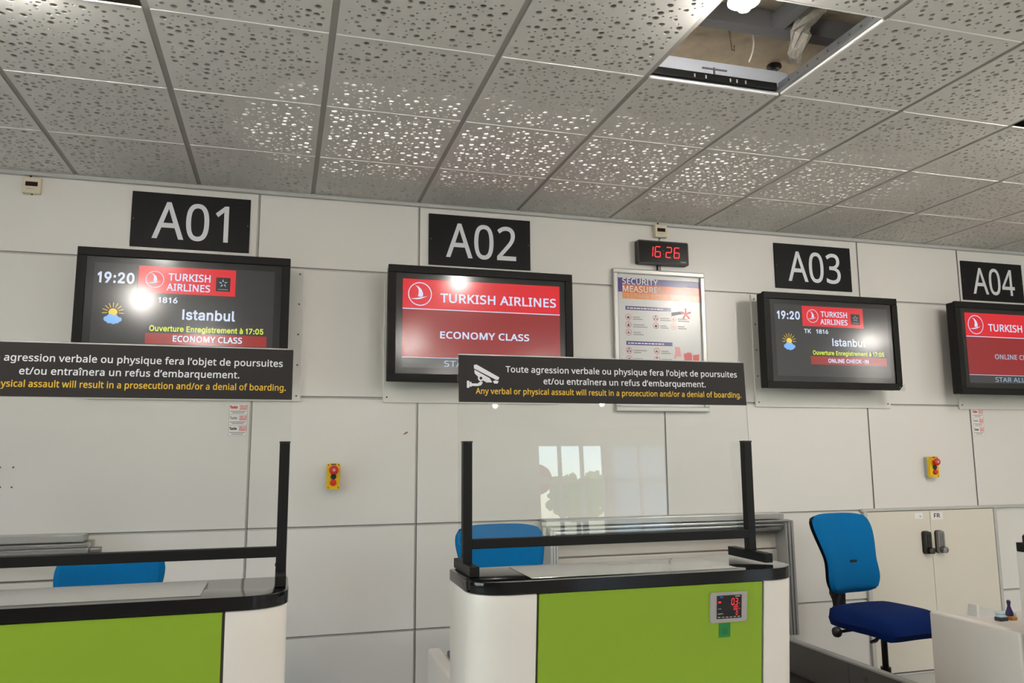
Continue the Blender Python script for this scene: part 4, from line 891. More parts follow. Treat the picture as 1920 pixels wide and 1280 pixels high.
# what hangs in the open ceiling square
HX0, HX1, HY1 = TX0 + 4 * TS, TX0 + 5 * TS, TY0 - 3 * TS      # 1.3245..1.9245, far edge 2.657
HY0 = HY1 - TS
bm = B()
add_box(bm, HX0 - .25, HX1 + .75, 2.50, 2.505, CEIL + .19, CEIL + .26)
add_box(bm, HX0 - .25, HX1 + .75, 2.50, 2.56, CEIL + .186, CEIL + .19)
add_box(bm, HX0 - .25, HX1 + .75, 2.50, 2.56, CEIL + .26, CEIL + .264)
tag(obj('steel_channel', bm, M_BEAM), 'grey steel channel crossing above the open ceiling square', 'beam')
bm = B()
add_box(bm, 1.795, 1.845, 1.75, 2.499, CEIL + .19, CEIL + .25)
tag(obj('steel_strut', bm, M_BEAM), 'short grey strut meeting the channel in the open ceiling square', 'beam')
t = thing('fluorescent_tray', 'white light tray along the far edge of the open ceiling square', 'lamp tray', (HX0, HY1, CEIL))
bm = B()
add_box(bm, -.02, TS + .05, .012, .016, .012, .105)
add_box(bm, -.02, TS + .05, .012, .09, .105, .109)
obj('reflector', bm, mat('white enamel tray', (226, 230, 242), rough=0.3), t)
bm = B()
add_box(bm, 0.02, TS - .02, -0.012, 0.004, 0.014, 0.044, bev=.002)
obj('black_edge', bm, M_BLACKP, t)
for x in (.20, .25, .36, .39, .43):
    bm = B()
    add_box(bm, x, x + .006, -0.0135, -0.0121, 0.020, 0.034)
    obj('clip', bm, M_WHITEP, t)
bm = B()
add_box(bm, .30, .306, .004, .010, .045, .082)
add_box(bm, .25, .36, .003, .009, .072, .077)
obj('bracket', bm, M_BEAM, t)
bm = B()
add_box(bm, .008, TS - .010, -.007, .006, -.006, .006, bev=.004, seg=3)
obj('edge_profile', bm, M_WHITEP, t)
t = thing('perforated_angle', 'bright perforated metal angle along the right edge of the open ceiling square', 'metal angle', (HX1, HY0, CEIL))
bm = B()
add_box(bm, -.006, -.002, 0, TS, .009, .05)
add_box(bm, -.02, -.0061, 0, TS, .009, .0125)
obj('angle', bm, M_GALV, t)
bm = B()
add_box(bm, -.007, .006, .008, TS - .010, -.006, .006, bev=.004, seg=3)
obj('edge_profile', bm, M_WHITEP, t)
for k in range(9):
    bm = B()
    add_cyl(bm, (-.0068, .05 + k * .06, .032), (-.0055, .05 + k * .06, .032), .005, n=10)
    obj('hole', bm, M_GAP, t)
bm = B()
rows = []
prof = [(0, 0, .06), (.01, -.01, .07), (.02, .0, .05), (.03, .01, .055), (.02, .02, .035), (.03, .02, .04), (.025, .03, .03), (.02, .03, .028)]
path = [(1.97, 2.45, .285), (1.95, 2.44, .262), (1.93, 2.45, .235), (1.90, 2.455, .20), (1.885, 2.46, .165), (1.90, 2.50, .140), (1.925, 2.54, .125), (1.945, 2.575, .11)]
add_tube(bm, [(a + rnd.uniform(-.006, .006), b, CEIL + c) for a, b, c in path], [.034, .036, .034, .034, .036, .030, .026, .018], n=12)
for v in bm.verts:
    v.co += Vector((rnd.uniform(-1, 1), rnd.uniform(-1, 1), rnd.uniform(-1, 1))) * .009
tag(obj('torn_wool_strip', bm, M_WOOL, smooth=False), 'torn strip of grey mineral wool hanging in the open ceiling square', 'insulation strip')
bm = B()
add_tube(bm, [(1.737 + .026 * math.sin(k / 11 * math.pi), 2.585, CEIL + .262 - .0165 * k) for k in range(12)], .0035)
tag(obj('hanging_wire', bm, M_WIRE, smooth=True), 'curved pale wire hanging in the open ceiling square', 'wire')
bm = B()
add_tube(bm, [(1.650 + .0016 * k, 2.585 + .0005 * k, CEIL + .262 - .0135 * k) for k in range(11)] + [(1.676, 2.59, CEIL + .124), (1.678, 2.59, CEIL + .145)], .0028)
tag(obj('hanging_wire', bm, M_WIRED, smooth=True), 'thin brown wire hanging in the open ceiling square', 'wire')
bm = B()
add_lathe(bm, (2.095, 2.925, CEIL + .285), (0, 0, -1), [(.032, 0), (.034, .012), (.024, .02), (.012, .016), (.01, .022)], 20)
tag(obj('round_fixing', bm, M_BLACKP, smooth=True), 'small round dark fixing on the lining of the open ceiling square', 'fixing')

# bare bulbs: one in each open square, others further back over the hall
M_BULB = mat('lit bulb', (255, 250, 240), emit=(255, 250, 242), es=680, var=0.0)
M_BULB2 = mat('bright lit bulb', (255, 250, 240), emit=(255, 249, 240), es=1500, var=0.0)
def bulb(x, y, z, label, group=None, m=None):
    t = thing('light_bulb', label, 'light bulb', (x, y, z), group=group)
    bm = B()
    add_lathe(bm, (0, 0, 0), (0, 0, 1), [(.004, -.03), (.018, -.025), (.028, -.008), (.03, .006), (.024, .024), (.014, .036), (.012, .042)], 20)
    obj('bulb_glass', bm, m or M_BULB, t, smooth=True)
    bm = B()
    add_cyl(bm, (0, 0, .042), (0, 0, .085), .016, .015)
    obj('lamp_holder', bm, M_WHITEP, t, smooth=True)
    bm = B()                                  # added cup, keeps most bulb light off the void above
    n = 24
    prof = [(.050, .002), (.047, .020), (.036, .036), (.018, .044), (.018, .046), (.038, .039), (.049, .022), (.052, .002)]
    rows = [[bm.verts.new((r * math.cos(2 * math.pi * k / n), r * math.sin(2 * math.pi * k / n), h)) for k in range(n)] for r, h in prof]
    for i in range(len(rows)):
        for k in range(n):
            bm.faces.new((rows[i - 1][k], rows[i - 1][(k + 1) % n], rows[i][(k + 1) % n], rows[i][k]))
    obj('added_light_cup', bm, M_OPAL, t, smooth=True)
    return t
bulb(1.400, 2.095, CEIL - .006, 'glowing bare bulb in the large open ceiling square')
bulb(3.58, 2.30, CEIL - .012, 'glowing bulb of the open ceiling square at the right edge', m=M_BULB2)
bulb(-0.86, 2.56, CEIL - .002, 'glowing bulb of the open ceiling square at the top left corner')
for x, y in ((-1.222, 1.08), (-0.957, -1.65), (1.5, -1.2), (3.97, 1.55), (2.72, -5.0), (4.40, -4.1), (4.15, -4.75), (9.44, -2.38), (7.0, 0.4), (7.0, -3.4)):
    bulb(x, y, CEIL - .09, 'glowing ceiling bulb mirrored in the dark screens', 'ceiling bulbs over the hall', M_BULB2)

# ------------------------------------------------------------------ signs, sensors, boards and screens on the back wall
def number_sign(x0, x1, z0, z1, s, label, u0=.165, u1=.855):
    t = thing('counter_number_sign', label, 'sign', (x0, YW - .010, H(z0)), group='counter number signs')
    w, h = x1 - x0, z1 - z0
    bm = B()
    add_box(bm, 0, w, 0, .010, 0, h, bev=.001, seg=1)
    obj('panel', bm, M_SIGN, t)
    text('lettering', s, 'N', w * u0, w * u1, h * .165, h * .675, -.0008, M_LETTER, t, bold=6, label='white lettering ' + s)
    for q in (.012, w - .012):
        bm = B()
        add_cyl(bm, (q, -.0005, h * .5), (q, .002, h * .5), .004, n=10)
        obj('screw', bm, M_GAP, t)
number_sign(-.803, -.206, 1.092, 1.392, 'A01', 'black sign with white A01 above the leftmost screen', .175, .815)
number_sign(.786, 1.406, 1.090, 1.396, 'A02', 'black sign with white A02 above the all red screen')
number_sign(3.107, 3.706, 1.075, 1.379, 'A03', 'black sign with white A03 above the third screen')
number_sign(4.652, 5.206, 1.069, 1.354, 'A04', 'black sign with white A04 in the right corner')

def mount_sheet(x0, x1, label):
    t = thing('mounting_sheet', label, 'metal sheet', (x0, YW - .014, H(.285)), group='white sheets behind the screens')
    w, h = x1 - x0, 1.018 - .285
    bm = B()
    add_box(bm, 0, w, 0, .014, 0, h, bev=.003, seg=2)
    obj('sheet', bm, M_SHEET, t)
    for x in (.022, w - .022):
        for k in range(5):
            bm = B()
            add_cyl(bm, (x, -.0015, .03 + k * (h - .06) / 4), (x, .002, .03 + k * (h - .06) / 4), .005, n=10)
            obj('screw', bm, M_GAP, t)
mount_sheet(-.95, .09, 'white metal sheet on the wall behind the leftmost screen')
mount_sheet(.534, 1.574, 'white metal sheet on the wall behind the all red screen under A02')
mount_sheet(2.91, 3.95, 'white metal sheet on the wall behind the screen under A03')
mount_sheet(4.53, 5.57, 'white metal sheet on the wall behind the screen under A04')

def bird_logo(par, cx, cz, r, y, ringm, w=None):
    bm = B()
    ring(bm, cx, cz, r, r * .075, y)
    def P(pts):
        return [(cx + r * a, cz + r * b) for a, b in pts]
    flat(bm, P([(-.42, .74), (-.10, .62), (.14, .36), (.26, .05), (.24, -.18), (.05, -.24), (-.18, -.20), (-.12, .06), (-.12, .34), (-.22, .56)]), y)
    flat(bm, P([(-.80, -.42), (-.30, -.36), (.10, -.27), (.62, -.16), (.86, -.05), (.50, -.22), (.10, -.40), (-.30, -.47)]), y)
    return obj('bird_emblem', bm, ringm, par)

def star_logo(par, x0, x1, z0, z1, y):
    bm = B()
    rect(bm, x0, x1, z0, z1, y)
    o = obj('star_badge', bm, G_BLK, par)
    bm = B()
    cx, cz = (x0 + x1) / 2, z0 + (z1 - z0) * .58
    r = (z1 - z0) * .33
    for k in range(5):
        a = math.radians(90 + 72 * k)
        d = lambda ang, q: (cx + r * q * math.cos(a + ang), cz + r * q * math.sin(a + ang))
        flat(bm, [d(0, 1.0), d(.62, .42), d(-.25, .36)], y - .0005)
    rect(bm, x0 + .15 * (x1 - x0), x1 - .15 * (x1 - x0), z0 + .12 * (z1 - z0), z0 + .15 * (z1 - z0), y - .0005)
    obj('star_emblem', bm, G_STAR, par)

def monitor(x0, x1, z0, z1, label, kind, klass):
    w, h = x1 - x0, z1 - z0
    t = thing('flight_screen', label, 'monitor', (x0, 4.256, H(z0)), group='wall screens above the counters')
    f = .043
    bm = B()
    add_box(bm, .004, w - .004, .020, .085, .004, h - .004, bev=.006)
    add_box(bm, .2, w - .2, .084, .12, .1, h - .1, bev=.006)
    obj('case', bm, M_MONB, t)
    bm = B()
    add_box(bm, 0, w, 0, .024, 0, f, bev=.004)
    add_box(bm, 0, w, 0, .024, h - f, h, bev=.004)
    add_box(bm, 0, f, 0, .024, f, h - f, bev=.002)
    add_box(bm, w - f, w, 0, .024, f, h - f, bev=.002)
    obj('bezel', bm, M_MONB, t)
    bm = B()
    add_box(bm, f - .002, w - f + .002, .010, .020, f - .002, h - f + .002)
    obj('screen_surround', bm, M_MONI, t)
    bm = B()
    add_box(bm, w / 2 - .12, w / 2 + .12, .119, .1845, .18, h - .18)
    obj('wall_bracket', bm, M_BLACKM, t)
    lx0, lx1, lz0, lz1 = .080, w - .078, .078, h - .075
    U = lambda u: lx0 + (lx1 - lx0) * u
    V = lambda v: lz1 - (lz1 - lz0) * v
    bm = B()
    rect(bm, lx0, lx1, lz0, lz1, .0094)
    dsp = obj('display', bm, G_BACK if kind == 'flight' else G_RED2, t)
    y1, y2 = .0088, .0082
    def R(name, u0, u1, v0, v1, m, y=y1):
        bm = B()
        rect(bm, U(u0), U(u1), V(v1), V(v0), y)
        return obj(name, bm, m, dsp)
    def L(s, font, u0, u1, v0, v1, m, bold=0, y=y2):
        text('lettering', s, font, U(u0), U(u1), V(v1), (V(v0) - V(v1)), y, m, dsp, bold=bold)
    if kind == 'flight':
        L('19:20', 'I', .02, .215, .095, .21, G_WHITE, 26)
        R('airline_banner', .235, .775, .01, .295, G_RED)
        bird_logo(dsp, U(.325), V(.150), .043, y2, G_WHITE)
        L('TURKISH', 'N', .398, .632, .075, .155, G_WHITE, 18)
        L('AIRLINES', 'N', .390, .632, .185, .262, G_WHITE, 18)
        star_logo(dsp, U(.664), U(.745), V(.245), V(.095), y2)
        L('TK', 'I', .245, .305, .335, .395, G_WHITE, 22)
        L('1816', 'I', .350, .455, .335, .395, G_WHITE, 22)
        L('Istanbul', 'I', .485, .780, .455, .565, G_WHITE, 20)
        L('Ouverture Enregistrement à 17:05', 'I', .31, .945, .635, .695, G_YEL, 20)
        R('class_bar', .29, .965, .715, .830, G_BAR)
        if klass == 'ECONOMY CLASS':
            L(klass, 'N', .44, .825, .735, .800, G_WHITE, 22)
        else:
            L(klass, 'I', .44, .80, .745, .802, G_WHITE, 22)
        bm = B()
        cx, cz = U(.112), V(.535)
        s = .032
        flat(bm, circ(cx, cz + s * .3, s * .62, 20), y1)
        for k in range(9):
            a = math.radians(-5 + 190 * k / 8)
            q = lambda r, d: (cx + s * r * math.cos(a + d), cz + s * .3 + s * r * math.sin(a + d))
            flat(bm, [q(.8, -.05), q(1.55, -.03), q(1.55, .03), q(.8, .05)], y1)
        obj('sun_icon', bm, G_SUN, dsp)
        bm = B()
        for k, (dx, dz, r) in enumerate(((-.85, -.75, .42), (-.3, -.55, .58), (.35, -.6, .52), (.95, -.8, .36), (-.45, -1.0, .45), (.15, -1.05, .5), (.6, -1.0, .42))):
            flat(bm, circ(cx + s * dx, cz + s * dz, s * r, 18), y2 - .0001 * k)
        obj('cloud_icon', bm, G_CLOUD, dsp)
    else:
        R('airline_banner', 0, 1, 0, .335, G_RED)
        R('white_line', 0, 1, .335, .345, G_WHITE, y2)
        R('white_line', 0, 1, .884, .890, G_WHITE, y2)
        R('alliance_bar', 0, 1, .890, 1, G_GREY)
        bird_logo(dsp, U(.105), V(.170), .066, y2, G_WHITE)
        L('TURKISH AIRLINES', 'N', .23, .975, .150, .255, G_WHITE, 18)
        if klass == 'ECONOMY CLASS':
            L(klass, 'N', .23, .795, .585, .665, G_WHITE, 22)
        else:
            L(klass, 'N', .27, .80, .585, .655, G_TXT, 18)
        L('STAR ALLIANCE', 'N', .255, .76, .915, .982, G_TXT, 4)
    bm = B()
    add_box(bm, w - .0265, w - .0235, -.0008, .001, .017, .020)
    obj('power_light', bm, G_LEDY, t)
    return t, w, h
monitor(-1.001, .015, .392, 1.029, 'dark screen listing the 19:20 Istanbul flight, economy class, under A01', 'flight', 'ECONOMY CLASS')
monitor(.532, 1.602, .388, 1.033, 'screen filled with red, reading ECONOMY CLASS, under A02', 'red', 'ECONOMY CLASS')
t, w, h = monitor(2.879, 3.893, .392, 1.001, 'dark screen listing the 19:20 Istanbul flight, online check-in, under A03', 'flight', 'ONLINE CHECK-IN')
bm = B()
prism_y(bm, [(w + .012, -.004), (w + .012, .044), (w - .034, -.004)], -.003, -.0012)
obj('corner_flap', bm, M_FRAME, t, label='bent silver corner flap')
monitor(4.373, 5.387, .376, 1.010, 'red screen cut off by the right edge of the photo, under A04', 'red', 'ONLINE CHECK-IN')

def sensor(xc, zc, label):
    t = thing('wall_sensor', label, 'sensor', (xc, YW, H(zc)), group='cream wall sensors under the ceiling')
    bm = B()
    add_box(bm, -.042, .042, -.032, 0, -.042, .042, bev=.005)
    obj('box', bm, M_CREAM, t)
    bm = B()
    add_box(bm, -.028, .028, -.0345, -.031, -.006, .017, bev=.002)
    obj('lens', bm, M_DKRED, t)
    bm = B()
    rect(bm, -.024, .012, -.022, -.020, -.0325)
    obj('print', bm, M_PRINT, t)
    bm = B()
    add_cyl(bm, (-.012, -.012, .042), (-.012, -.012, .056), .005)
    add_cyl(bm, (0, -.012, -.047), (0, -.012, -.042), .004)
    obj('cable_stub', bm, M_BRONZE, t)
sensor(-1.272, 1.374, 'cream wall sensor with dark red window near the left edge')
sensor(2.272, 1.393, 'cream wall sensor with dark red window above the red digit clock')

# clock
cx0, cz0 = 2.098, 1.170
t = thing('digital_clock', 'black wall clock with red digits reading 16:26', 'clock', (cx0, 4.406, H(cz0)))
cw, chh = .350, .150
bm = B()
prism_y(bm, rrect(0, cw, 0, chh, .010), 0, .045)
obj('case', bm, M_BLACKP, t)
bm = B()
prism_y(bm, rrect(.008, cw - .008, .008, chh - .008, .006), -.0012, .001)
obj('face', bm, mat('smoked clock face', (12, 10, 11), rough=0.2), t)
bm = B()
for ch, x in (('1', .062), ('6', .114), ('2', .190), ('6', .246)):
    seg7(bm, ch, x, .046, .036, .066, .006, -.0018, slant=.10)
obj('digits', bm, G_LED, t)
bm = B()
for z in (.066, .088):
    flat(bm, circ(.174, z, .0035, 12), -.0018)
obj('colon', bm, glow('dim LED', (150, 20, 26), .8), t)
bm = B()
rect(bm, .292, .330, .018, .024, -.0018)
obj('maker_print', bm, M_PRINT, t)
bm = B()
add_cyl(bm, (.145, .03, -.035), (.145, .03, 0), .007)
obj('stem', bm, M_BLACKM, t)

# poster
px0, px1, pz0, pz1 = 1.936, 2.568, .247, 1.135
t = thing('poster_frame', 'silver framed security measures poster below the red digit clock', 'poster', (px0, YW - .030, H(pz0)))
w, h = px1 - px0, pz1 - pz0
bm = B()
fw = .032
add_box(bm, 0, w, 0, .03, 0, fw, bev=.006)
add_box(bm, 0, w, 0, .03, h - fw, h, bev=.006)
add_box(bm, 0, fw, 0, .0298, fw - .003, h - fw + .003, bev=.006)
add_box(bm, w - fw, w, 0, .0298, fw - .003, h - fw + .003, bev=.006)
obj('frame', bm, M_FRAME, t)
bm = B()
add_box(bm, fw - .004, w - fw + .004, .014, .029, fw - .004, h - fw + .004)
sh = obj('sheet', bm, M_POSTER, t)
s = .00063
PX = lambda q: .036 + q * s
PZ = lambda q: h - .046 - q * s
ya, yb, yc = .0134, .0130, .0126
bm = B()
rect(bm, PX(0), PX(893), PZ(88), PZ(18), ya)
rect(bm, PX(0), PX(45), PZ(160), PZ(88), ya)
obj('violet_band', bm, M_VIOLET, sh)
bm = B()
rect(bm, PX(45), PX(905), PZ(165), PZ(84), yb)
obj('orange_band', bm, M_ORANGE, sh)
bm = B()
rect(bm, PX(45), PX(905), PZ(226), PZ(165), yb)
obj('pale_band', bm, mat('amber print', (232, 142, 84), rough=0.22, var=0.02), sh)
text('lettering', 'SECURITY', 'N', PX(45), PX(432), PZ(80), 60 * s, yc, M_PAPER, sh, bold=14)
text('lettering', 'MEASURES', 'N', PX(48), PX(472), PZ(158), 62 * s, yc, M_PAPER, sh, bold=14)
text('lettering', 'PREPARE YOUR BAGS', None, PX(56), PX(735), PZ(222), 52 * s, yc, M_PEACH, sh)
for v0 in (300, 648):
    bm = B()
    rect(bm, PX(72), PX(570), PZ(v0 + 38), PZ(v0), ya)
    o = obj('violet_heading', bm, M_VIOLET, sh)
    bm = B()
    x = 90
    for k in range(11):
        ww = 22 + (k * 13) % 26
        rect(bm, PX(x), PX(x + ww), PZ(v0 + 26), PZ(v0 + 14), yb)
        x += ww + 8
        if x > 530:
            break
    obj('small_print', bm, M_PAPER, sh)
icons = [(100, 410), (100, 486), (100, 562), (396, 410), (396, 486), (590, 410), (590, 486), (100, 740), (100, 822), (100, 904), (396, 740), (396, 822), (396, 904)]
for k, (a, b) in enumerate(icons):
    pale = a == 590
    bm = B()
    ring(bm, PX(a), PZ(b), 32 * s, 5 * s, yb)
    o = obj('warning_icon', bm, M_PPINK if pale else M_PRED, sh)
    bm = B()
    q = k % 4
    if q == 0:
        rect(bm, PX(a - 12), PX(a + 12), PZ(b + 14), PZ(b - 8), ya)
    elif q == 1:
        flat(bm, [(PX(a - 14), PZ(b + 16)), (PX(a + 14), PZ(b + 16)), (PX(a + 4), PZ(b - 18)), (PX(a - 6), PZ(b - 6))], ya)
    elif q == 2:
        rect(bm, PX(a - 16), PX(a + 16), PZ(b + 10), PZ(b + 2), ya)
        rect(bm, PX(a - 6), PX(a + 2), PZ(b + 2), PZ(b - 14), ya)
    else:
        for c in range(3):
            an = math.radians(90 + 120 * c)
            flat(bm, [(PX(a) + s * 4 * math.cos(an), PZ(b) + s * 4 * math.sin(an))] + [(PX(a) + s * 22 * math.cos(an + d), PZ(b) + s * 22 * math.sin(an + d)) for d in (-.5, 0, .5)], ya)
    obj('icon_figure', bm, M_PPINK if pale else M_PBLACK, sh)
    bm = B()
    for r in range(2):
        ww = (60 + (k * 37 + r * 23) % 70) * (1.3 if a == 100 else 1)
        rect(bm, PX(a + 48), PX(min(a + 48 + ww, 560 if a < 500 else 860)), PZ(b + 4 + r * 20), PZ(b - 6 + r * 20), ya)
    obj('small_print', bm, M_PRINT, sh)
bm = B()
for c in range(5):
    an = math.radians(20 + 72 * c)
    flat(bm, [(PX(730) + s * r * math.cos(an + d), PZ(355) + s * r * math.sin(an + d)) for r, d in ((8, -1.2), (58, -.16), (62, .14), (8, 1.2))], yb - .0001 * c)
obj('red_burst', bm, M_PRED, sh)
bm = B()
flat(bm, [(PX(570), PZ(345)), (PX(690), PZ(328)), (PX(700), PZ(356)), (PX(570), PZ(382))], ya)
obj('grey_bottle', bm, M_PRINT, sh)
bm = B()
flat(bm, [(PX(x), PZ(z)) for x, z in ((595, 690), (650, 690), (664, 785), (604, 790))], ya)
flat(bm, [(PX(x), PZ(z)) for x, z in ((588, 780), (600, 740), (606, 810), (580, 812))], yb)
obj('rucksack_picture', bm, M_PPINK, sh)
bm = B()
flat(bm, [(PX(x), PZ(z)) for x, z in ((690, 755), (780, 745), (784, 888), (700, 862))], ya)
flat(bm, [(PX(x), PZ(z)) for x, z in ((790, 768), (862, 758), (858, 900), (794, 890))], ya)
flat(bm, [(PX(x), PZ(z)) for x, z in ((722, 745), (760, 740), (762, 752), (722, 757))], yb)
obj('suitcase_picture', bm, M_PRED, sh)
bm = B()
flat(bm, [(PX(x), PZ(z)) for x, z in ((590, 882), (660, 880), (655, 862), (705, 888), (655, 914), (660, 898), (590, 900))], ya)
obj('arrow_picture', bm, M_PRED, sh)
bm = B()
rect(bm, PX(700), PX(880), PZ(942), PZ(936), ya)
rect(bm, PX(700), PX(840), PZ(962), PZ(956), ya)
obj('small_print', bm, M_PRINT, sh)

# emergency stops
def estop(xc, zc, label):
    t = thing('emergency_stop', label, 'emergency stop', (xc, YW, H(zc)), group='yellow emergency stop boxes')
    bm = B()
    prism_y(bm, rrect(-.034, .034, -.068, .068, .010), -.030, 0)
    obj('back_box', bm, M_YGREY, t)
    bm = B()
    prism_y(bm, rrect(-.0355, .0355, -.070, .070, .012), -.056, -.0295)
    obj('cover', bm, M_YBOX, t)
    bm = B()
    add_lathe(bm, (0, -.056, .034), (0, -1, 0), [(.012, 0), (.012, .016), (.024, .018), (.025, .026), (.021, .033), (.006, .036)], 28)
    k = obj('mushroom_button', bm, M_REDB, t, smooth=True)
    bm = B()
    flat(bm, circ(0, .034, .008, 16), -.0925)
    obj('key_mark', bm, M_FRAME, k)
    bm = B()
    add_cyl(bm, (0, -.062, -.002), (0, -.056, -.002), .015, n=24)
    obj('black_stud', bm, M_BLACKP, t, smooth=True)
    bm = B()
    add_lathe(bm, (0, -.056, -.033), (0, -1, 0), [(.016, 0), (.0165, .010), (.014, .014), (.004, .016)], 24)
    obj('red_button', bm, M_REDB, t, smooth=True)
    bm = B()
    rect(bm, -.014, .014, .060, .066, -.0565)
    obj('label_print', bm, M_PBLACK, t)
    for x in (-.026, .026):
        for z in (-.060, .060):
            bm = B()
            add_cyl(bm, (x, -.0572, z), (x, -.055, z), .004, n=12)
            obj('screw', bm, M_GAP, t)
estop(.273, -.116, 'yellow emergency stop box on the wall between the two green counters')
estop(4.232, -.108, 'yellow emergency stop box above the keypad locked cupboard')

# emergency number stickers
def sticker(x0, x1, z0, z1, label):
    t = thing('emergency_number_sticker', label, 'sticker', (x0, YW - .0012, H(z0)), group='emergency number stickers')
    w, h = x1 - x0, z1 - z0
    bm = B()
    add_box(bm, 0, w, 0, .0011, 0, h)
    p = obj('paper', bm, M_PAPER, t)
    bm = B()
    rect(bm, 0, w, h * .332, h * .338, -.0004)
    rect(bm, 0, w, h * .666, h * .672, -.0004)
    for a in (0, w - .001):
        rect(bm, a, a + .001, 0, h, -.0004)
    rect(bm, 0, w, 0, .001, -.0004)
    obj('border', bm, M_PBLACK, p)
    for k, num in enumerate(('18', '15', '17')):
        zb = h * (1 - (k + 1) / 3)
        bm = B()
        rect(bm, w * .56, w * .98, zb + h * .155, zb + h * .315, -.0004)
        obj('pink_field', bm, mat('pale pink print', (232, 196, 196), rough=.5), p)
        text('lettering', 'TEL. ' + num, None, w * .58, w * .96, zb + h * .235, h * .055, -.0008, M_PRED, p, bold=8)
        bm = B()
        for r in range(3):
            rect(bm, w * .58, w * .94, zb + h * (.165 + .02 * r), zb + h * (.174 + .02 * r), -.0008)
        obj('small_print', bm, M_PRED, p)
        bm = B()
        for r in range(2):
            rect(bm, w * (.06 + .1 * r), w * (.92 - .1 * r), zb + h * (.095 - .05 * r), zb + h * (.12 - .05 * r), -.0004)
        obj('text_line', bm, M_PRINT, p)
        bm = B()
        for c, (dx, dz) in enumerate(((.10, .03), (.20, 0), (.30, .02), (.40, 0.01))):
            flat(bm, circ(w * dx, zb + h * (.225 + dz), w * (.05 if k else .065), 10), -.0005 - .0001 * c)
        rect(bm, w * .08, w * .45, zb + h * .19, zb + h * .215, -.0012)
        obj('pictogram', bm, M_PBLACK if k == 2 else (M_PRED if k == 0 else M_PRINT), p)
sticker(-.272, -.180, .100, .268, 'small emergency number sticker below the left warning strip')
sticker(4.648, 4.738, .103, .287, 'small emergency number sticker below the A04 screen')

# cupboard
cx0, cx1, cz1 = 3.690, 4.742, H(-.392)
t = thing('double_cupboard', 'cream double cupboard with two keypad locks behind the tall blue chair', 'cupboard', (cx0, YW - .002, 0))
w, mid = cx1 - cx0, 4.200 - cx0
bm = B()
add_box(bm, -.035, w + .60, -.022, 0, cz1, cz1 + .018, bev=.002)
obj('top_trim', bm, M_JOINT, t)
for a, b, c in ((-.022, .006, .001), (w - .004, w + .018, .28)):
    bm = B()
    add_box(bm, a, b, -.020, 0, c, cz1, bev=.002)
    obj('side_trim', bm, M_JOINT, t)
bm = B()
add_box(bm, .006, w - .004, -.004, 0, 0.02, cz1)
obj('body', bm, M_GAP, t)
def lock(par, x, z, m, label):
    bm = B()
    prism_y(bm, [(x - .027 + q, zz) for q, zz in rrect(0, .054, z - .072, z + .072, .016)], -.042, -.014)
    L = obj('keypad_lock', bm, m, par, label=label)
    bm = B()
    prism_y(bm, [(x - .030 + q, zz) for q, zz in rrect(0, .060, z - .075, z + .075, .018)], -.022, -.0135)
    obj('base_plate', bm, M_BLACKP, L)
    for r in range(7):
        for c in range(2):
            bm = B()
            add_cyl(bm, (x - .004 + c * .017, -.046, z + .050 - r * .013), (x - .004 + c * .017, -.041, z + .050 - r * .013), .0045, n=10)
            obj('key', bm, m, L, smooth=True)
    bm = B()
    add_lathe(bm, (x + .008, -.042, z - .050), (0, -1, 0), [(.014, 0), (.014, .008), (.021, .012), (.020, .026), (.006, .029)], 20)
    obj('knob', bm, m, L, smooth=True)
for k, (a, b) in enumerate(((.008, mid - .0015), (mid + .0015, w - .006))):
    bm = B()
    add_box(bm, a, b, -.014, -.0041, .03, cz1 - .004, bev=.001, seg=1)
    d = obj('door', bm, M_DOOR, t)
    if k == 0:
        lock(d, 4.148 - cx0, H(-.604), M_BRONZE, 'dark bronze keypad lock')
    else:
        lock(d, 4.254 - cx0, H(-.602), M_NICKEL, 'silver keypad lock')
    bm = B()
    lx0, lx1, lz0, lz1 = ((4.076, 4.142, H(-.449), H(-.410)), (4.212, 4.306, H(-.458), H(-.408)))[k]
    rect(bm, lx0 - cx0, lx1 - cx0, lz0, lz1, -.0146)
    obj('label_plate', bm, M_PAPER, d)
    if k:
        text('lettering', 'FR', 'N', 4.232 - cx0, 4.284 - cx0, lz0 + .012, .029, -.0150, M_PBLACK, d, bold=24)
    else:
        bm = B()
        rect(bm, 4.112 - cx0, 4.130 - cx0, lz0 + .012, lz0 + .018, -.0150)
        obj('small_print', bm, M_PRINT, d)

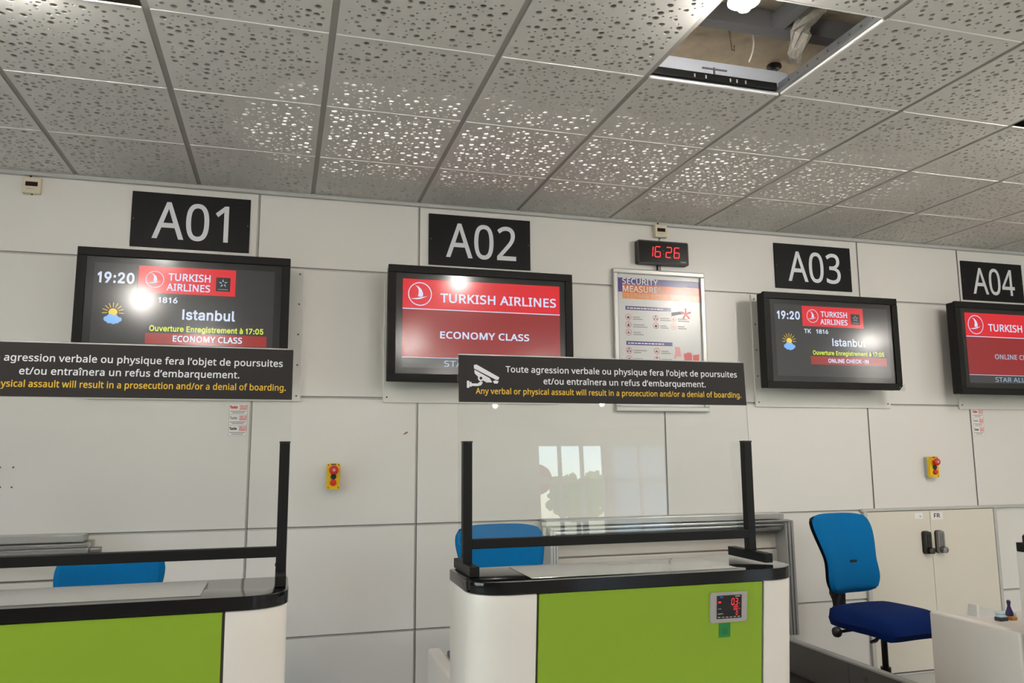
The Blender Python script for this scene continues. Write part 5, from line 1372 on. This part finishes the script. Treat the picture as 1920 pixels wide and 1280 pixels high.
# steel belt openings along the wall
def opening(x0, x1, label, left_jamb, right_jamb, stub):
    t = thing('belt_opening', label, 'conveyor opening', (x0, YW, 0), group='steel belt openings in the wall')
    w = x1 - x0
    zt = H(-.375)
    D = .15
    bm = B()
    add_box(bm, -.01, w - .03, -D + .03, 0, zt - .035, zt, bev=.004)
    obj('top_cover', bm, M_FRAME, t)
    bm = B()
    add_cyl(bm, (0, -D + .035, zt - .072), (w, -D + .035, zt - .072), .034, n=28)
    obj('roller_tube', bm, M_STEEL, t, smooth=True)
    if stub:
        bm = B()
        add_cyl(bm, (w, -D + .05, zt - .075), (w + .05, -D + .05, zt - .075), .014)
        obj('shaft_stub', bm, M_NICKEL, t, smooth=True)
    bm = B()
    add_box(bm, 0, w, -.030, -.004, .35, zt - .035)
    obj('back_plate', bm, mat('grey enamelled plate', (168, 164, 156), rough=.3, metal=.2), t)
    for k in range(5):
        bm = B()
        z = zt - .215 - k * .10
        add_box(bm, .03, w - .03, -.052 - .008 * (k % 2), -.0305, z, z + .092, bev=.004)
        obj('shutter_slat', bm, mat('pale shutter slat', (206, 200, 190), rough=.3), t)
    bm = B()
    add_box(bm, .03, w - .03, -.085, -.0305, zt - .128, zt - .11)
    obj('shadow_lip', bm, M_BEAM, t)
    for side, on in ((0, left_jamb), (1, right_jamb)):
        if not on:
            continue
        bm = B()
        x = 0 if side == 0 else w - .055
        for q in range(3):
            add_box(bm, x + q * .019, x + q * .019 + .015, -D - .012 + q * (.01 if side == 0 else -.004), -.001, .35, zt - .045, bev=.002)
        obj('jamb', bm, M_FRAME, t)
    bm = B()
    add_box(bm, 0, w, -D - .015, -D + .002, zt - .055, zt - .040, bev=.003)
    obj('front_rail', bm, M_STEEL, t)
    return t
opening(1.46, 3.03, 'steel edged conveyor opening in the wall behind the counter with the weight display', True, True, False)
opening(-2.45, -.875, 'steel topped conveyor opening in the wall behind the left green counter', False, False, True)

# ------------------------------------------------------------------ belts between the counters
t = thing('baggage_conveyor', 'dark baggage belt with grey side rail beside the right green counter', 'conveyor', (1.72, 2.35, 0))
bm = B()
add_box(bm, 0, 1.075, 0, 1.90, .08, .215, bev=.01)
obj('belt', bm, M_RUBBER, t)
bm = B()
add_box(bm, 1.08, 1.115, .10, 1.90, 0.02, H(-1.05) - .012, bev=.003)
rl = obj('side_rail', bm, M_RAIL, t)
bm = B()
add_box(bm, 1.076, 1.119, .10, 1.90, H(-1.05) - .012, H(-1.05), bev=.003)
obj('rail_cap', bm, M_RAILTOP, rl)
bm = B()
add_cyl(bm, (1.077, 1.10, H(-1.05) - .06), (1.0805, 1.10, H(-1.05) - .06), .014)
add_box(bm, 1.078, 1.0805, 1.220, 1.224, .05, H(-1.05) - .013)
obj('rail_hole', bm, M_GAP, rl)

# ------------------------------------------------------------------ check-in counters
CT = H(-.375)                                 # worktop height
CW, CD = 1.115, .335
def outline(ins=0.0, x0=0.0, x1=CW, r=.125):
    r = r - ins
    pts = []
    a, b = x0 + ins, x1 - ins
    f = ins
    for k in range(9):                        # front left corner
        t = math.radians(180 + 90 * k / 8)
        pts.append((a + r + r * math.cos(t), f + r * .78 + r * .78 * math.sin(t)))
    for k in range(9):
        t = math.radians(270 + 90 * k / 8)
        pts.append((b - r + r * math.cos(t), f + r * .78 + r * .78 * math.sin(t)))
    pts += [(b, CD - .01), (b - .01, CD), (a + .01, CD), (a, CD - .01)]
    return pts
TB = CT - .036
def lean(bm):                                 # the front leans back towards the floor
    for v in bm.verts:
        if v.co.z < TB:
            v.co.y += .10 * (TB - v.co.z) * (1 - max(0, min(1, v.co.y / CD)))
    return bm
def counter(x, label, gl, gr, display=False):
    t = thing('check_in_counter', label, 'counter', (x, 2.31, 0), group='check-in counters')
    bm = B()
    prism_z(bm, outline(), TB, CT)
    es = [e for e in bm.edges if all(abs(v.co.z - CT) < 1e-6 or abs(v.co.z - TB) < 1e-6 for v in e.verts) and abs(e.verts[0].co.z - e.verts[1].co.z) < 1e-6]
    bmesh.ops.bevel(bm, geom=es, offset=.003, segments=2, affect='EDGES', profile=.5)
    obj('worktop', bm, M_SLAB, t, smooth=True)
    bm = B()
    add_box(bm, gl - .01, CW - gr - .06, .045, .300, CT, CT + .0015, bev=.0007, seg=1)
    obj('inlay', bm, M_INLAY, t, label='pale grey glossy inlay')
    full = outline(.003)
    def shell(pts):
        bm = B()
        n = 14
        zs = [0.02 + (TB - .007 - .02) * k / n for k in range(n + 1)] + [TB - .003, TB - .0005]
        c = Vector((sum(p[0] for p in pts) / len(pts), sum(p[1] for p in pts) / len(pts)))
        rows = []
        for k, z in enumerate(zs):
            s = (0, .0012, .005)[max(0, k - n)]
            rows.append([bm.verts.new((p[0] + (s if p[0] < c.x else -s) * .5, p[1] + (s if p[1] < c.y else -s), z)) for p in pts])
        for i in range(len(rows) - 1):
            for k in range(len(pts)):
                bm.faces.new((rows[i][k], rows[i][(k + 1) % len(pts)], rows[i + 1][(k + 1) % len(pts)], rows[i + 1][k]))
        bm.faces.new(rows[0][::-1])
        bm.faces.new(rows[-1])
        return lean(bm)
    left = [p for p in full[:9]] + [(gl - .008, .003), (gl - .008, CD - .005), (.003, CD - .005)]
    right = [(CW - gr + .008, .003)] + [p for p in full[9:18]] + [(CW - .003, CD - .005), (CW - gr + .008, CD - .005)]
    obj('corner_shell', shell(left), M_COUNTER, t, smooth=True)
    obj('corner_shell', shell(right), M_COUNTER, t, smooth=True)
    bm = B()
    prism_z(bm, [(gl - .0085, .016), (CW - gr + .0085, .016), (CW - gr + .0085, CD - .006), (gl - .0085, CD - .006)], .02, TB)
    obj('carcass', lean(bm), M_GAP, t)
    bm = B()
    prism_z(bm, [(gl, .004), (CW - gr, .004), (CW - gr, .0155), (gl, .0155)], .04, TB - .003)
    obj('front_panel', lean(bm), M_GREEN, t, label='lime green front panel')
    if display:
        y0 = .004
        x0, x1, z0, z1 = .772, .902, H(-.534), H(-.440)
        bm = B()
        prism_y(bm, rrect(x0, x1, z0, z1, .007), y0 - .007, y0 + .003)
        d = obj('weight_display', lean(bm), mat('silver plastic', (166, 160, 158), rough=.4), t)
        sx0, sx1, sz0, sz1 = x0 + .021, x1 - .020, z0 + .012, z1 - .010
        bm = B()
        rect(bm, sx0, sx1, sz0, sz1, y0 - .0075)
        obj('display_window', lean(bm), mat('black display window', (16, 12, 18), rough=.15), d)
        def dg(name, s, xr, z, h, m):
            bm = B()
            x = xr
            for ch in reversed(s):
                if ch == '.':
                    flat(bm, circ(x - .001, z, .0013, 8), y0 - .008)
                    continue
                x -= h * .52
                seg7(bm, ch, x, z, h * .44, h, h * .13, y0 - .008, .08)
                x -= h * .16
            obj(name, lean(bm), m, d)
        dg('digits', '0.3', sx1 - .014, sz1 - .030, .019, G_LED2)
        dg('digits', '0.0', sx1 - .014, sz1 - .046, .012, G_LED2)
        dg('digits', '0', sx1 - .014, sz1 - .062, .012, G_LED2)
        bm = B()
        rect(bm, sx0 + .005, sx0 + .015, sz1 - .023, sz1 - .018, y0 - .008)
        rect(bm, sx1 - .010, sx1 - .006, sz1 - .028, sz1 - .026, y0 - .008)
        rect(bm, sx1 - .010, sx1 - .006, sz1 - .044, sz1 - .042, y0 - .008)
        obj('minus_sign', lean(bm), G_LED2, d)
        bm = B()
        rect(bm, sx0 + .010, sx0 + .022, sz1 - .007, sz1 - .002, y0 - .008)
        obj('blue_mark', lean(bm), G_BLUEP, d)
        bm = B()
        rect(bm, sx1 - .024, sx1 - .006, sz1 - .006, sz1 - .002, y0 - .008)
        rect(bm, sx0 + .004, sx0 + .016, sz1 - .042, sz1 - .040, y0 - .008)
        rect(bm, sx0 + .004, sx0 + .022, sz1 - .058, sz1 - .055, y0 - .008)
        for k in range(6):
            rect(bm, sx0 + .004 + k * .014, sx0 + .013 + k * .014, sz0 + .003, sz0 + .006, y0 - .008)
        obj('small_print', lean(bm), M_PRINT, d)
        x0, x1, z0, z1 = .805, .846, H(-.581), H(-.538)
        bm = B()
        add_box(bm, x0, x1, y0 - .001, y0 + .001, z0, z1)
        k = obj('green_label', lean(bm), M_STICKG, t, label='dark green paper label')
        bm = B()
        rect(bm, x0, x1, z1 - .012, z1 - .011, y0 - .0014)
        for r in range(4):
            rect(bm, x0 + .010, x1 - .010, z1 - .018 - r * .005, z1 - .016 - r * .005, y0 - .0014)
        obj('label_print', lean(bm), M_STICKD, k)
    return t
counter(-1.082, 'green fronted check-in counter cut off by the left edge, black worktop', .18, .170)
counter(.545, 'green fronted check-in counter with red weight display', .205, .154, True)
counter(2.915, 'white counter corner at the right edge beside the staff desk', .205, .154)

# ------------------------------------------------------------------ protective screens on the counters
def protective_screen(xc, label, gx0, gx1, spacing, feet_y=(-.11, .125), ls=1.0):
    t = thing('protective_screen', label, 'counter screen', (xc, 2.53, CT + .0012), group='clear protective screens')
    hs = spacing / 2
    for s in (-1, 1):
        bm = B()
        add_box(bm, s * hs - .015, s * hs + .015, -.015, .015, .030, .408, bev=.002)
        p = obj('post', bm, M_BLACKM, t)
        bm = B()
        add_box(bm, s * hs - .0162, s * hs + .0162, -.0162, .0162, .408, .414, bev=.002)
        obj('end_cap', bm, M_BLACKP, p)
        bm = B()
        add_box(bm, s * hs - .0155, s * hs + .0155, feet_y[0], feet_y[1], .0004, .0312, bev=.002)
        obj('foot', bm, M_BLACKM, t)
        bm = B()
        add_cyl(bm, (s * hs - .017, 0, .05), (s * hs - .0149, 0, .05), .005, n=12)
        obj('bolt', bm, M_BLACKP, p)
    bm = B()
    add_box(bm, -hs + .0145, hs - .0145, -.0148, .0148, .073, .103, bev=.002)
    obj('crossbar', bm, M_BLACKM, t)
    # the pane leans back a little from the posts
    T = .048
    g0, g1 = gx0 - xc, gx1 - xc
    def tilt(o):
        o.location = (0, .0175, .083)
        o.rotation_euler = (-T, 0, 0)
        return o
    GH = .623
    bm = B()
    prism_y(bm, rrect(g0, g1, 0, GH, .012), 0, .005)
    glass = tilt(obj('glass', bm, M_GLASS, t))
    s0, s1 = .461, .619
    bm = B()
    add_box(bm, g0 + .003, g1 - .001, -.0016, -.0004, s0, s1)
    strip = obj('warning_strip', bm, M_STRIP, glass)
    h = s1 - s0
    bm = B()
    add_box(bm, g0 + .003, g1 - .001, -.0005, .0052, s1, s1 + .003)
    def L(s, x0, x1, vb, cap, m, bold):
        x0 = gx1 - (gx1 - x0) * ls
        x1 = gx1 - (gx1 - x1) * ls
        text('lettering', s, 'N', x0 - xc, x1 - xc, s1 - vb * h, cap * h, -.0021, m, strip, bold=bold)
    obj('strip_edge', bm, M_FRAME, glass)
    o = gx0 - .556
    L('Toute agression verbale ou physique fera l’objet de poursuites', .722 + o, 1.610 + o, .35, .135, M_LETTER, 13)
    L('et/ou entraînera un refus d’embarquement.', .856 + o, 1.478 + o, .595, .135, M_LETTER, 13)
    L('Any verbal or physical assault will result in a prosecution and/or a denial of boarding.', .617 + o, 1.622 + o, .825, .125, M_YELLOW, 13)
    # camera pictogram
    bm = B()
    X = lambda q: .587 + o - xc + q * .112
    Z = lambda q: s1 - h * (.70 - q * .50)
    def P(pts, y=-.0021):
        flat(bm, [(X(a), Z(b)) for a, b in pts], y)
    P([(.22, .98), (.30, 1.0), (1.0, .47), (.97, .36), (.90, .36), (.22, .83)])
    P([(.23, .78), (.70, .43), (.78, .25), (.60, .24), (.40, .40), (.24, .62)], -.0023)
    P([(.80, .30), (.88, .34), (.98, .30), (.94, .20), (.84, .20)], -.0022)
    P([(.00, .30), (.07, .30), (.07, .00), (.00, .00)])
    P([(.08, .25), (.14, .25), (.14, .05), (.08, .05)])
    P([(.14, .19), (.33, .19), (.41, .28), (.49, .25), (.44, .12), (.34, .08), (.14, .08)])
    flat(bm, [(X(.43) + .0105 * math.cos(k * .35), Z(.42) + .0105 * math.sin(k * .35)) for k in range(18)], -.00225)
    cm = obj('camera_pictogram', bm, M_LETTER, strip)
    bm = B()
    flat(bm, [(X(.43) + .0050 * math.cos(k * .35), Z(.42) + .0050 * math.sin(k * .35)) for k in range(18)], -.0026)
    flat(bm, [(X(a), Z(b)) for a, b in ((.24, .815), (.72, .465), (.72, .445), (.24, .795))], -.0026)
    flat(bm, [(X(a), Z(b)) for a, b in ((.785, .31), (.81, .38), (.825, .37), (.80, .30))], -.0026)
    obj('pictogram_line', bm, M_STRIP, cm)
    return t
protective_screen(1.092, 'clear protective screen with complete warning strip, on the counter with the weight display', .556, 1.643, 1.028)
protective_screen(-.504, 'clear protective screen with warning strip cut off by the left edge', -1.0595, .0275, 1.028, (-.105, .075), .965)
t = thing('screen_foot', 'black screen foot on the white counter corner at the right edge', 'case', (2.93, 2.40, CT))  # black bar standing for a protective screen's foot
bm = B()
add_box(bm, 0, .16, 0, .22, 0, .030, bev=.004)
obj('foot_bar', bm, M_BLACKP, t)
bm = B()
add_box(bm, .004, .156, .004, .216, .0301, .034, bev=.001)
obj('foot_top', bm, M_BLACKM, t)

# ------------------------------------------------------------------ staff desks behind the counters
def staff_desk(x, label):
    t = thing('staff_desk', label, 'desk', (x, 2.655, 0), group='white staff desks')
    bm = B()
    prism = [(0, 0), (.048, 0), (.048, .475), (0, .475)]
    add_box(bm, 0, .048, 0, .475, 0.02, H(-.735), bev=.010, seg=3)
    obj('side_panel', bm, M_COUNTER, t, smooth=True)
    bm = B()
    add_box(bm, .049, 1.06, 0, .46, H(-.785), H(-.760), bev=.004)
    obj('desk_top', bm, mat('pale desk laminate', (208, 202, 194), rough=.4), t)
    bm = B()
    add_box(bm, 1.0, 1.058, .01, .45, 0.02, H(-.786), bev=.004)
    obj('leg_panel', bm, M_COUNTER, t)
    return t
staff_desk(.562, 'white staff desk end showing left of the counter with the weight display')
staff_desk(2.912, 'white staff desk with small tools on it, in front of the tall blue chair')
DT = H(-.760)
t = thing('desk_handset', 'white wedge shaped desk device on the right staff desk', 'desk device', (3.16, 3.075, DT))
bm = B()
prism_z(bm, rrect(-.055, .055, -.035, .035, .012), 0, .03)
for v in bm.verts:
    if v.co.z > .02:
        v.co.z = .052 - .26 * (v.co.x + .055)
        v.co.x *= .86
        v.co.y *= .86
obj('shell', bm, M_WHITEP, t, smooth=True)
bm = B()
add_box(bm, .030, .050, -.020, .020, .0175, .0215)
obj('button', bm, M_PALEB, t)
t = thing('rubber_stamp', 'violet handled rubber stamp on the right staff desk', 'rubber stamp', (3.205, 2.965, DT))
bm = B()
add_box(bm, -.016, .016, -.026, .026, 0, .016, bev=.003)
obj('stamp_base', bm, M_OCHRE, t)
bm = B()
add_lathe(bm, (0, 0, .016), (0, 0, 1), [(.016, 0), (.017, .012), (.010, .030), (.006, .044), (.008, .056), (.009, .064), (.004, .070)], 18)
obj('handle', bm, M_PURPLE, t, smooth=True)
t = thing('ink_pad', 'small dark ink pad beside the rubber stamp', 'ink pad', (3.145, 2.955, DT))
bm = B()
add_box(bm, -.022, .022, -.018, .018, 0, .016, bev=.003)
obj('pad_case', bm, M_SLATE, t)
bm = B()
add_box(bm, -.020, .020, -.016, .016, .0162, .022, bev=.002)
obj('pad_lid', bm, M_PALEB, t)
t = thing('blue_tray', 'pale blue tray behind the rubber stamp', 'tray', (3.255, 3.045, DT))
bm = B()
add_box(bm, -.045, .045, -.03, .03, 0, .014, bev=.004)
obj('tray_body', bm, M_PALEB, t)
t = thing('desk_keyboard', 'slate grey keyboard edge on the desk left of the counter with the weight display', 'keyboard', (.78, 3.03, DT))
bm = B()
add_box(bm, -.15, .15, -.065, .065, 0, .020, bev=.006)
obj('keyboard_case', bm, M_PURPLE, t)
bm = B()
for r in range(4):
    for c in range(12):
        add_box(bm, -.138 + c * .023, -.119 + c * .023, -.052 + r * .026, -.032 + r * .026, .0202, .025)
obj('keys', bm, M_PALEB, t)

# ------------------------------------------------------------------ blue staff chairs
def pad(width, height, depth, thick, n=18):
    """A closed cushion: width(v) half width, depth(u, v) middle surface, v from 0 to 1."""
    bm = B()
    fr, bk = [], []
    for a in range(n + 1):
        ra, rb = [], []
        for b in range(n + 1):
            u0, v0 = -1 + 2 * a / n, -1 + 2 * b / n
            u = u0 * math.sqrt(1 - .30 * v0 * v0 * v0 * v0)
            v = v0 * math.sqrt(1 - .16 * u0 * u0 * u0 * u0)
            e = max(abs(u0), abs(v0))
            th = thick * max(0.0, 1 - e ** 9) ** .5
            vv = (v + 1) / 2
            x, z, y = u * width(vv), height * vv, depth(u, vv)
            p = bm.verts.new((x, y - th, z))
            ra.append(p)
            rb.append(p if a in (0, n) or b in (0, n) else bm.verts.new((x, y + th * .8, z)))
        fr.append(ra)
        bk.append(rb)
    for a in range(n):
        for b in range(n):
            bm.faces.new((fr[a][b], fr[a + 1][b], fr[a + 1][b + 1], fr[a][b + 1]))
            bm.faces.new((bk[a][b], bk[a][b + 1], bk[a + 1][b + 1], bk[a + 1][b]))
    return bm

def chair(x, y, rz, top, label, bw=1.0):
    """top: height of the backrest's upper edge."""
    t = thing('office_chair', label, 'chair', (x, y, 0), rz, group='blue staff chairs')
    HB = .43
    zb = top - HB
    zs = zb - .055                             # top of the seat
    wd = lambda v: bw * (.177 + .050 * max(0.0, min(1.0, (v - .42) / .48)) ** 1.1 + .014 * math.exp(-((v - .14) / .16) ** 2))
    dp = lambda u, v: .045 * u * u * -1 + .030 * math.cos((v - .25) * 3.0) * -1 + .05 * v
    bm = pad(wd, HB, dp, .030)
    o = obj('backrest', bm, M_BLUE, t, smooth=True)
    o.location = (0, .235, zb)
    bm = pad(lambda v: wd(v) * .985, HB * .96, lambda u, v: dp(u, v) + .030, .016)
    s = obj('back_shell', bm, M_BLACKP, t, smooth=True)
    s.location = (0, .235, zb + .008)
    bm = B()
    add_box(bm, -.024, .024, -.006, .006, -.007, .007, bev=.003)
    bd = obj('grip_slot', bm, M_BLACKP, o)
    bd.location = (.02, dp(0, .42) - .031, HB * .40)
    bm = B()
    add_tube(bm, [(0, .30, zb + .10), (0, .315, zb - .02), (0, .29, zs - .09), (0, .20, zs - .115), (0, .02, zs - .115)], [.045, .045, .042, .035, .03], n=12)
    obj('back_support', bm, M_BLACKP, t, smooth=True)
    bm = pad(lambda v: .225 + .02 * math.sin(v * 3.1), .46, lambda u, v: .010 * u * u - .045 * max(0, .35 - v) ** 2 * -6 + .03 * max(0, v - .8), .062, 24)
    for v in bm.verts:                         # lay the cushion flat: its front to -y
        c = v.co.copy()
        v.co = (c.x, c.z - .25, -c.y)
    o = obj('seat', bm, M_NAVY, t, smooth=True)
    o.location = (0, 0, zs - .045)
    bm = B()
    add_box(bm, -.09, .09, -.10, .12, zs - .125, zs - .088, bev=.01)
    obj('mechanism', bm, M_BLACKP, t)
    bm = B()
    add_tube(bm, [(-.08, .05, zs - .10), (-.20, .06, zs - .105), (-.245, .065, zs - .108)], .008)
    add_lathe(bm, (-.235, .063, zs - .107), (-1, .1, 0), [(.012, 0), (.024, .006), (.028, .02), (.024, .034), (.010, .042)], 18)
    obj('tension_knob', bm, M_BLACKP, t, smooth=True)
    bm = B()
    add_tube(bm, [(-.06, -.04, zs - .12), (-.13, -.07, zs - .135), (-.17, -.08, zs - .135)], [.006, .010, .008])
    obj('height_lever', bm, M_BLACKP, t, smooth=True)
    bm = B()
    add_cyl(bm, (0, 0, .30), (0, 0, zs - .12), .016)
    add_cyl(bm, (0, 0, .10), (0, 0, .31), .026)
    obj('gas_column', bm, M_BLACKP, t, smooth=True)
    bm = B()
    for k in range(5):
        a = 2 * math.pi * k / 5 - .10
        add_tube(bm, [(0, 0, .115), (.16 * math.cos(a), .16 * math.sin(a), .10), (.26 * math.cos(a), .26 * math.sin(a), .072)], [.030, .022, .016], n=10)
    add_cyl(bm, (0, 0, .08), (0, 0, .13), .04)
    obj('star_base', bm, M_BLACKP, t, smooth=True)
    for k in range(5):
        a = 2 * math.pi * k / 5 - .10
        cx, cy = .26 * math.cos(a), .26 * math.sin(a)
        bm = B()
        for q in (-.013, .005):
            p = Vector((-math.sin(a), math.cos(a), 0))
            c = Vector((cx, cy, .027))
            add_cyl(bm, c + p * q, c + p * (q + .009), .026, n=18)
        add_cyl(bm, (cx, cy, .027), (cx, cy, .07), .006)
        obj('caster', bm, M_BLACKP, t, smooth=True)
    return t
chair(3.11, 3.67, .10, H(-.352), 'tall blue chair with navy seat in front of the double cupboard')
chair(1.02, 3.50, 0.0, H(-.338), 'blue chair back showing behind the counter with the weight display', 1.04)
chair(-.665, 3.48, 0.0, H(-.405), 'blue chair back just above the worktop of the left counter', 1.0)
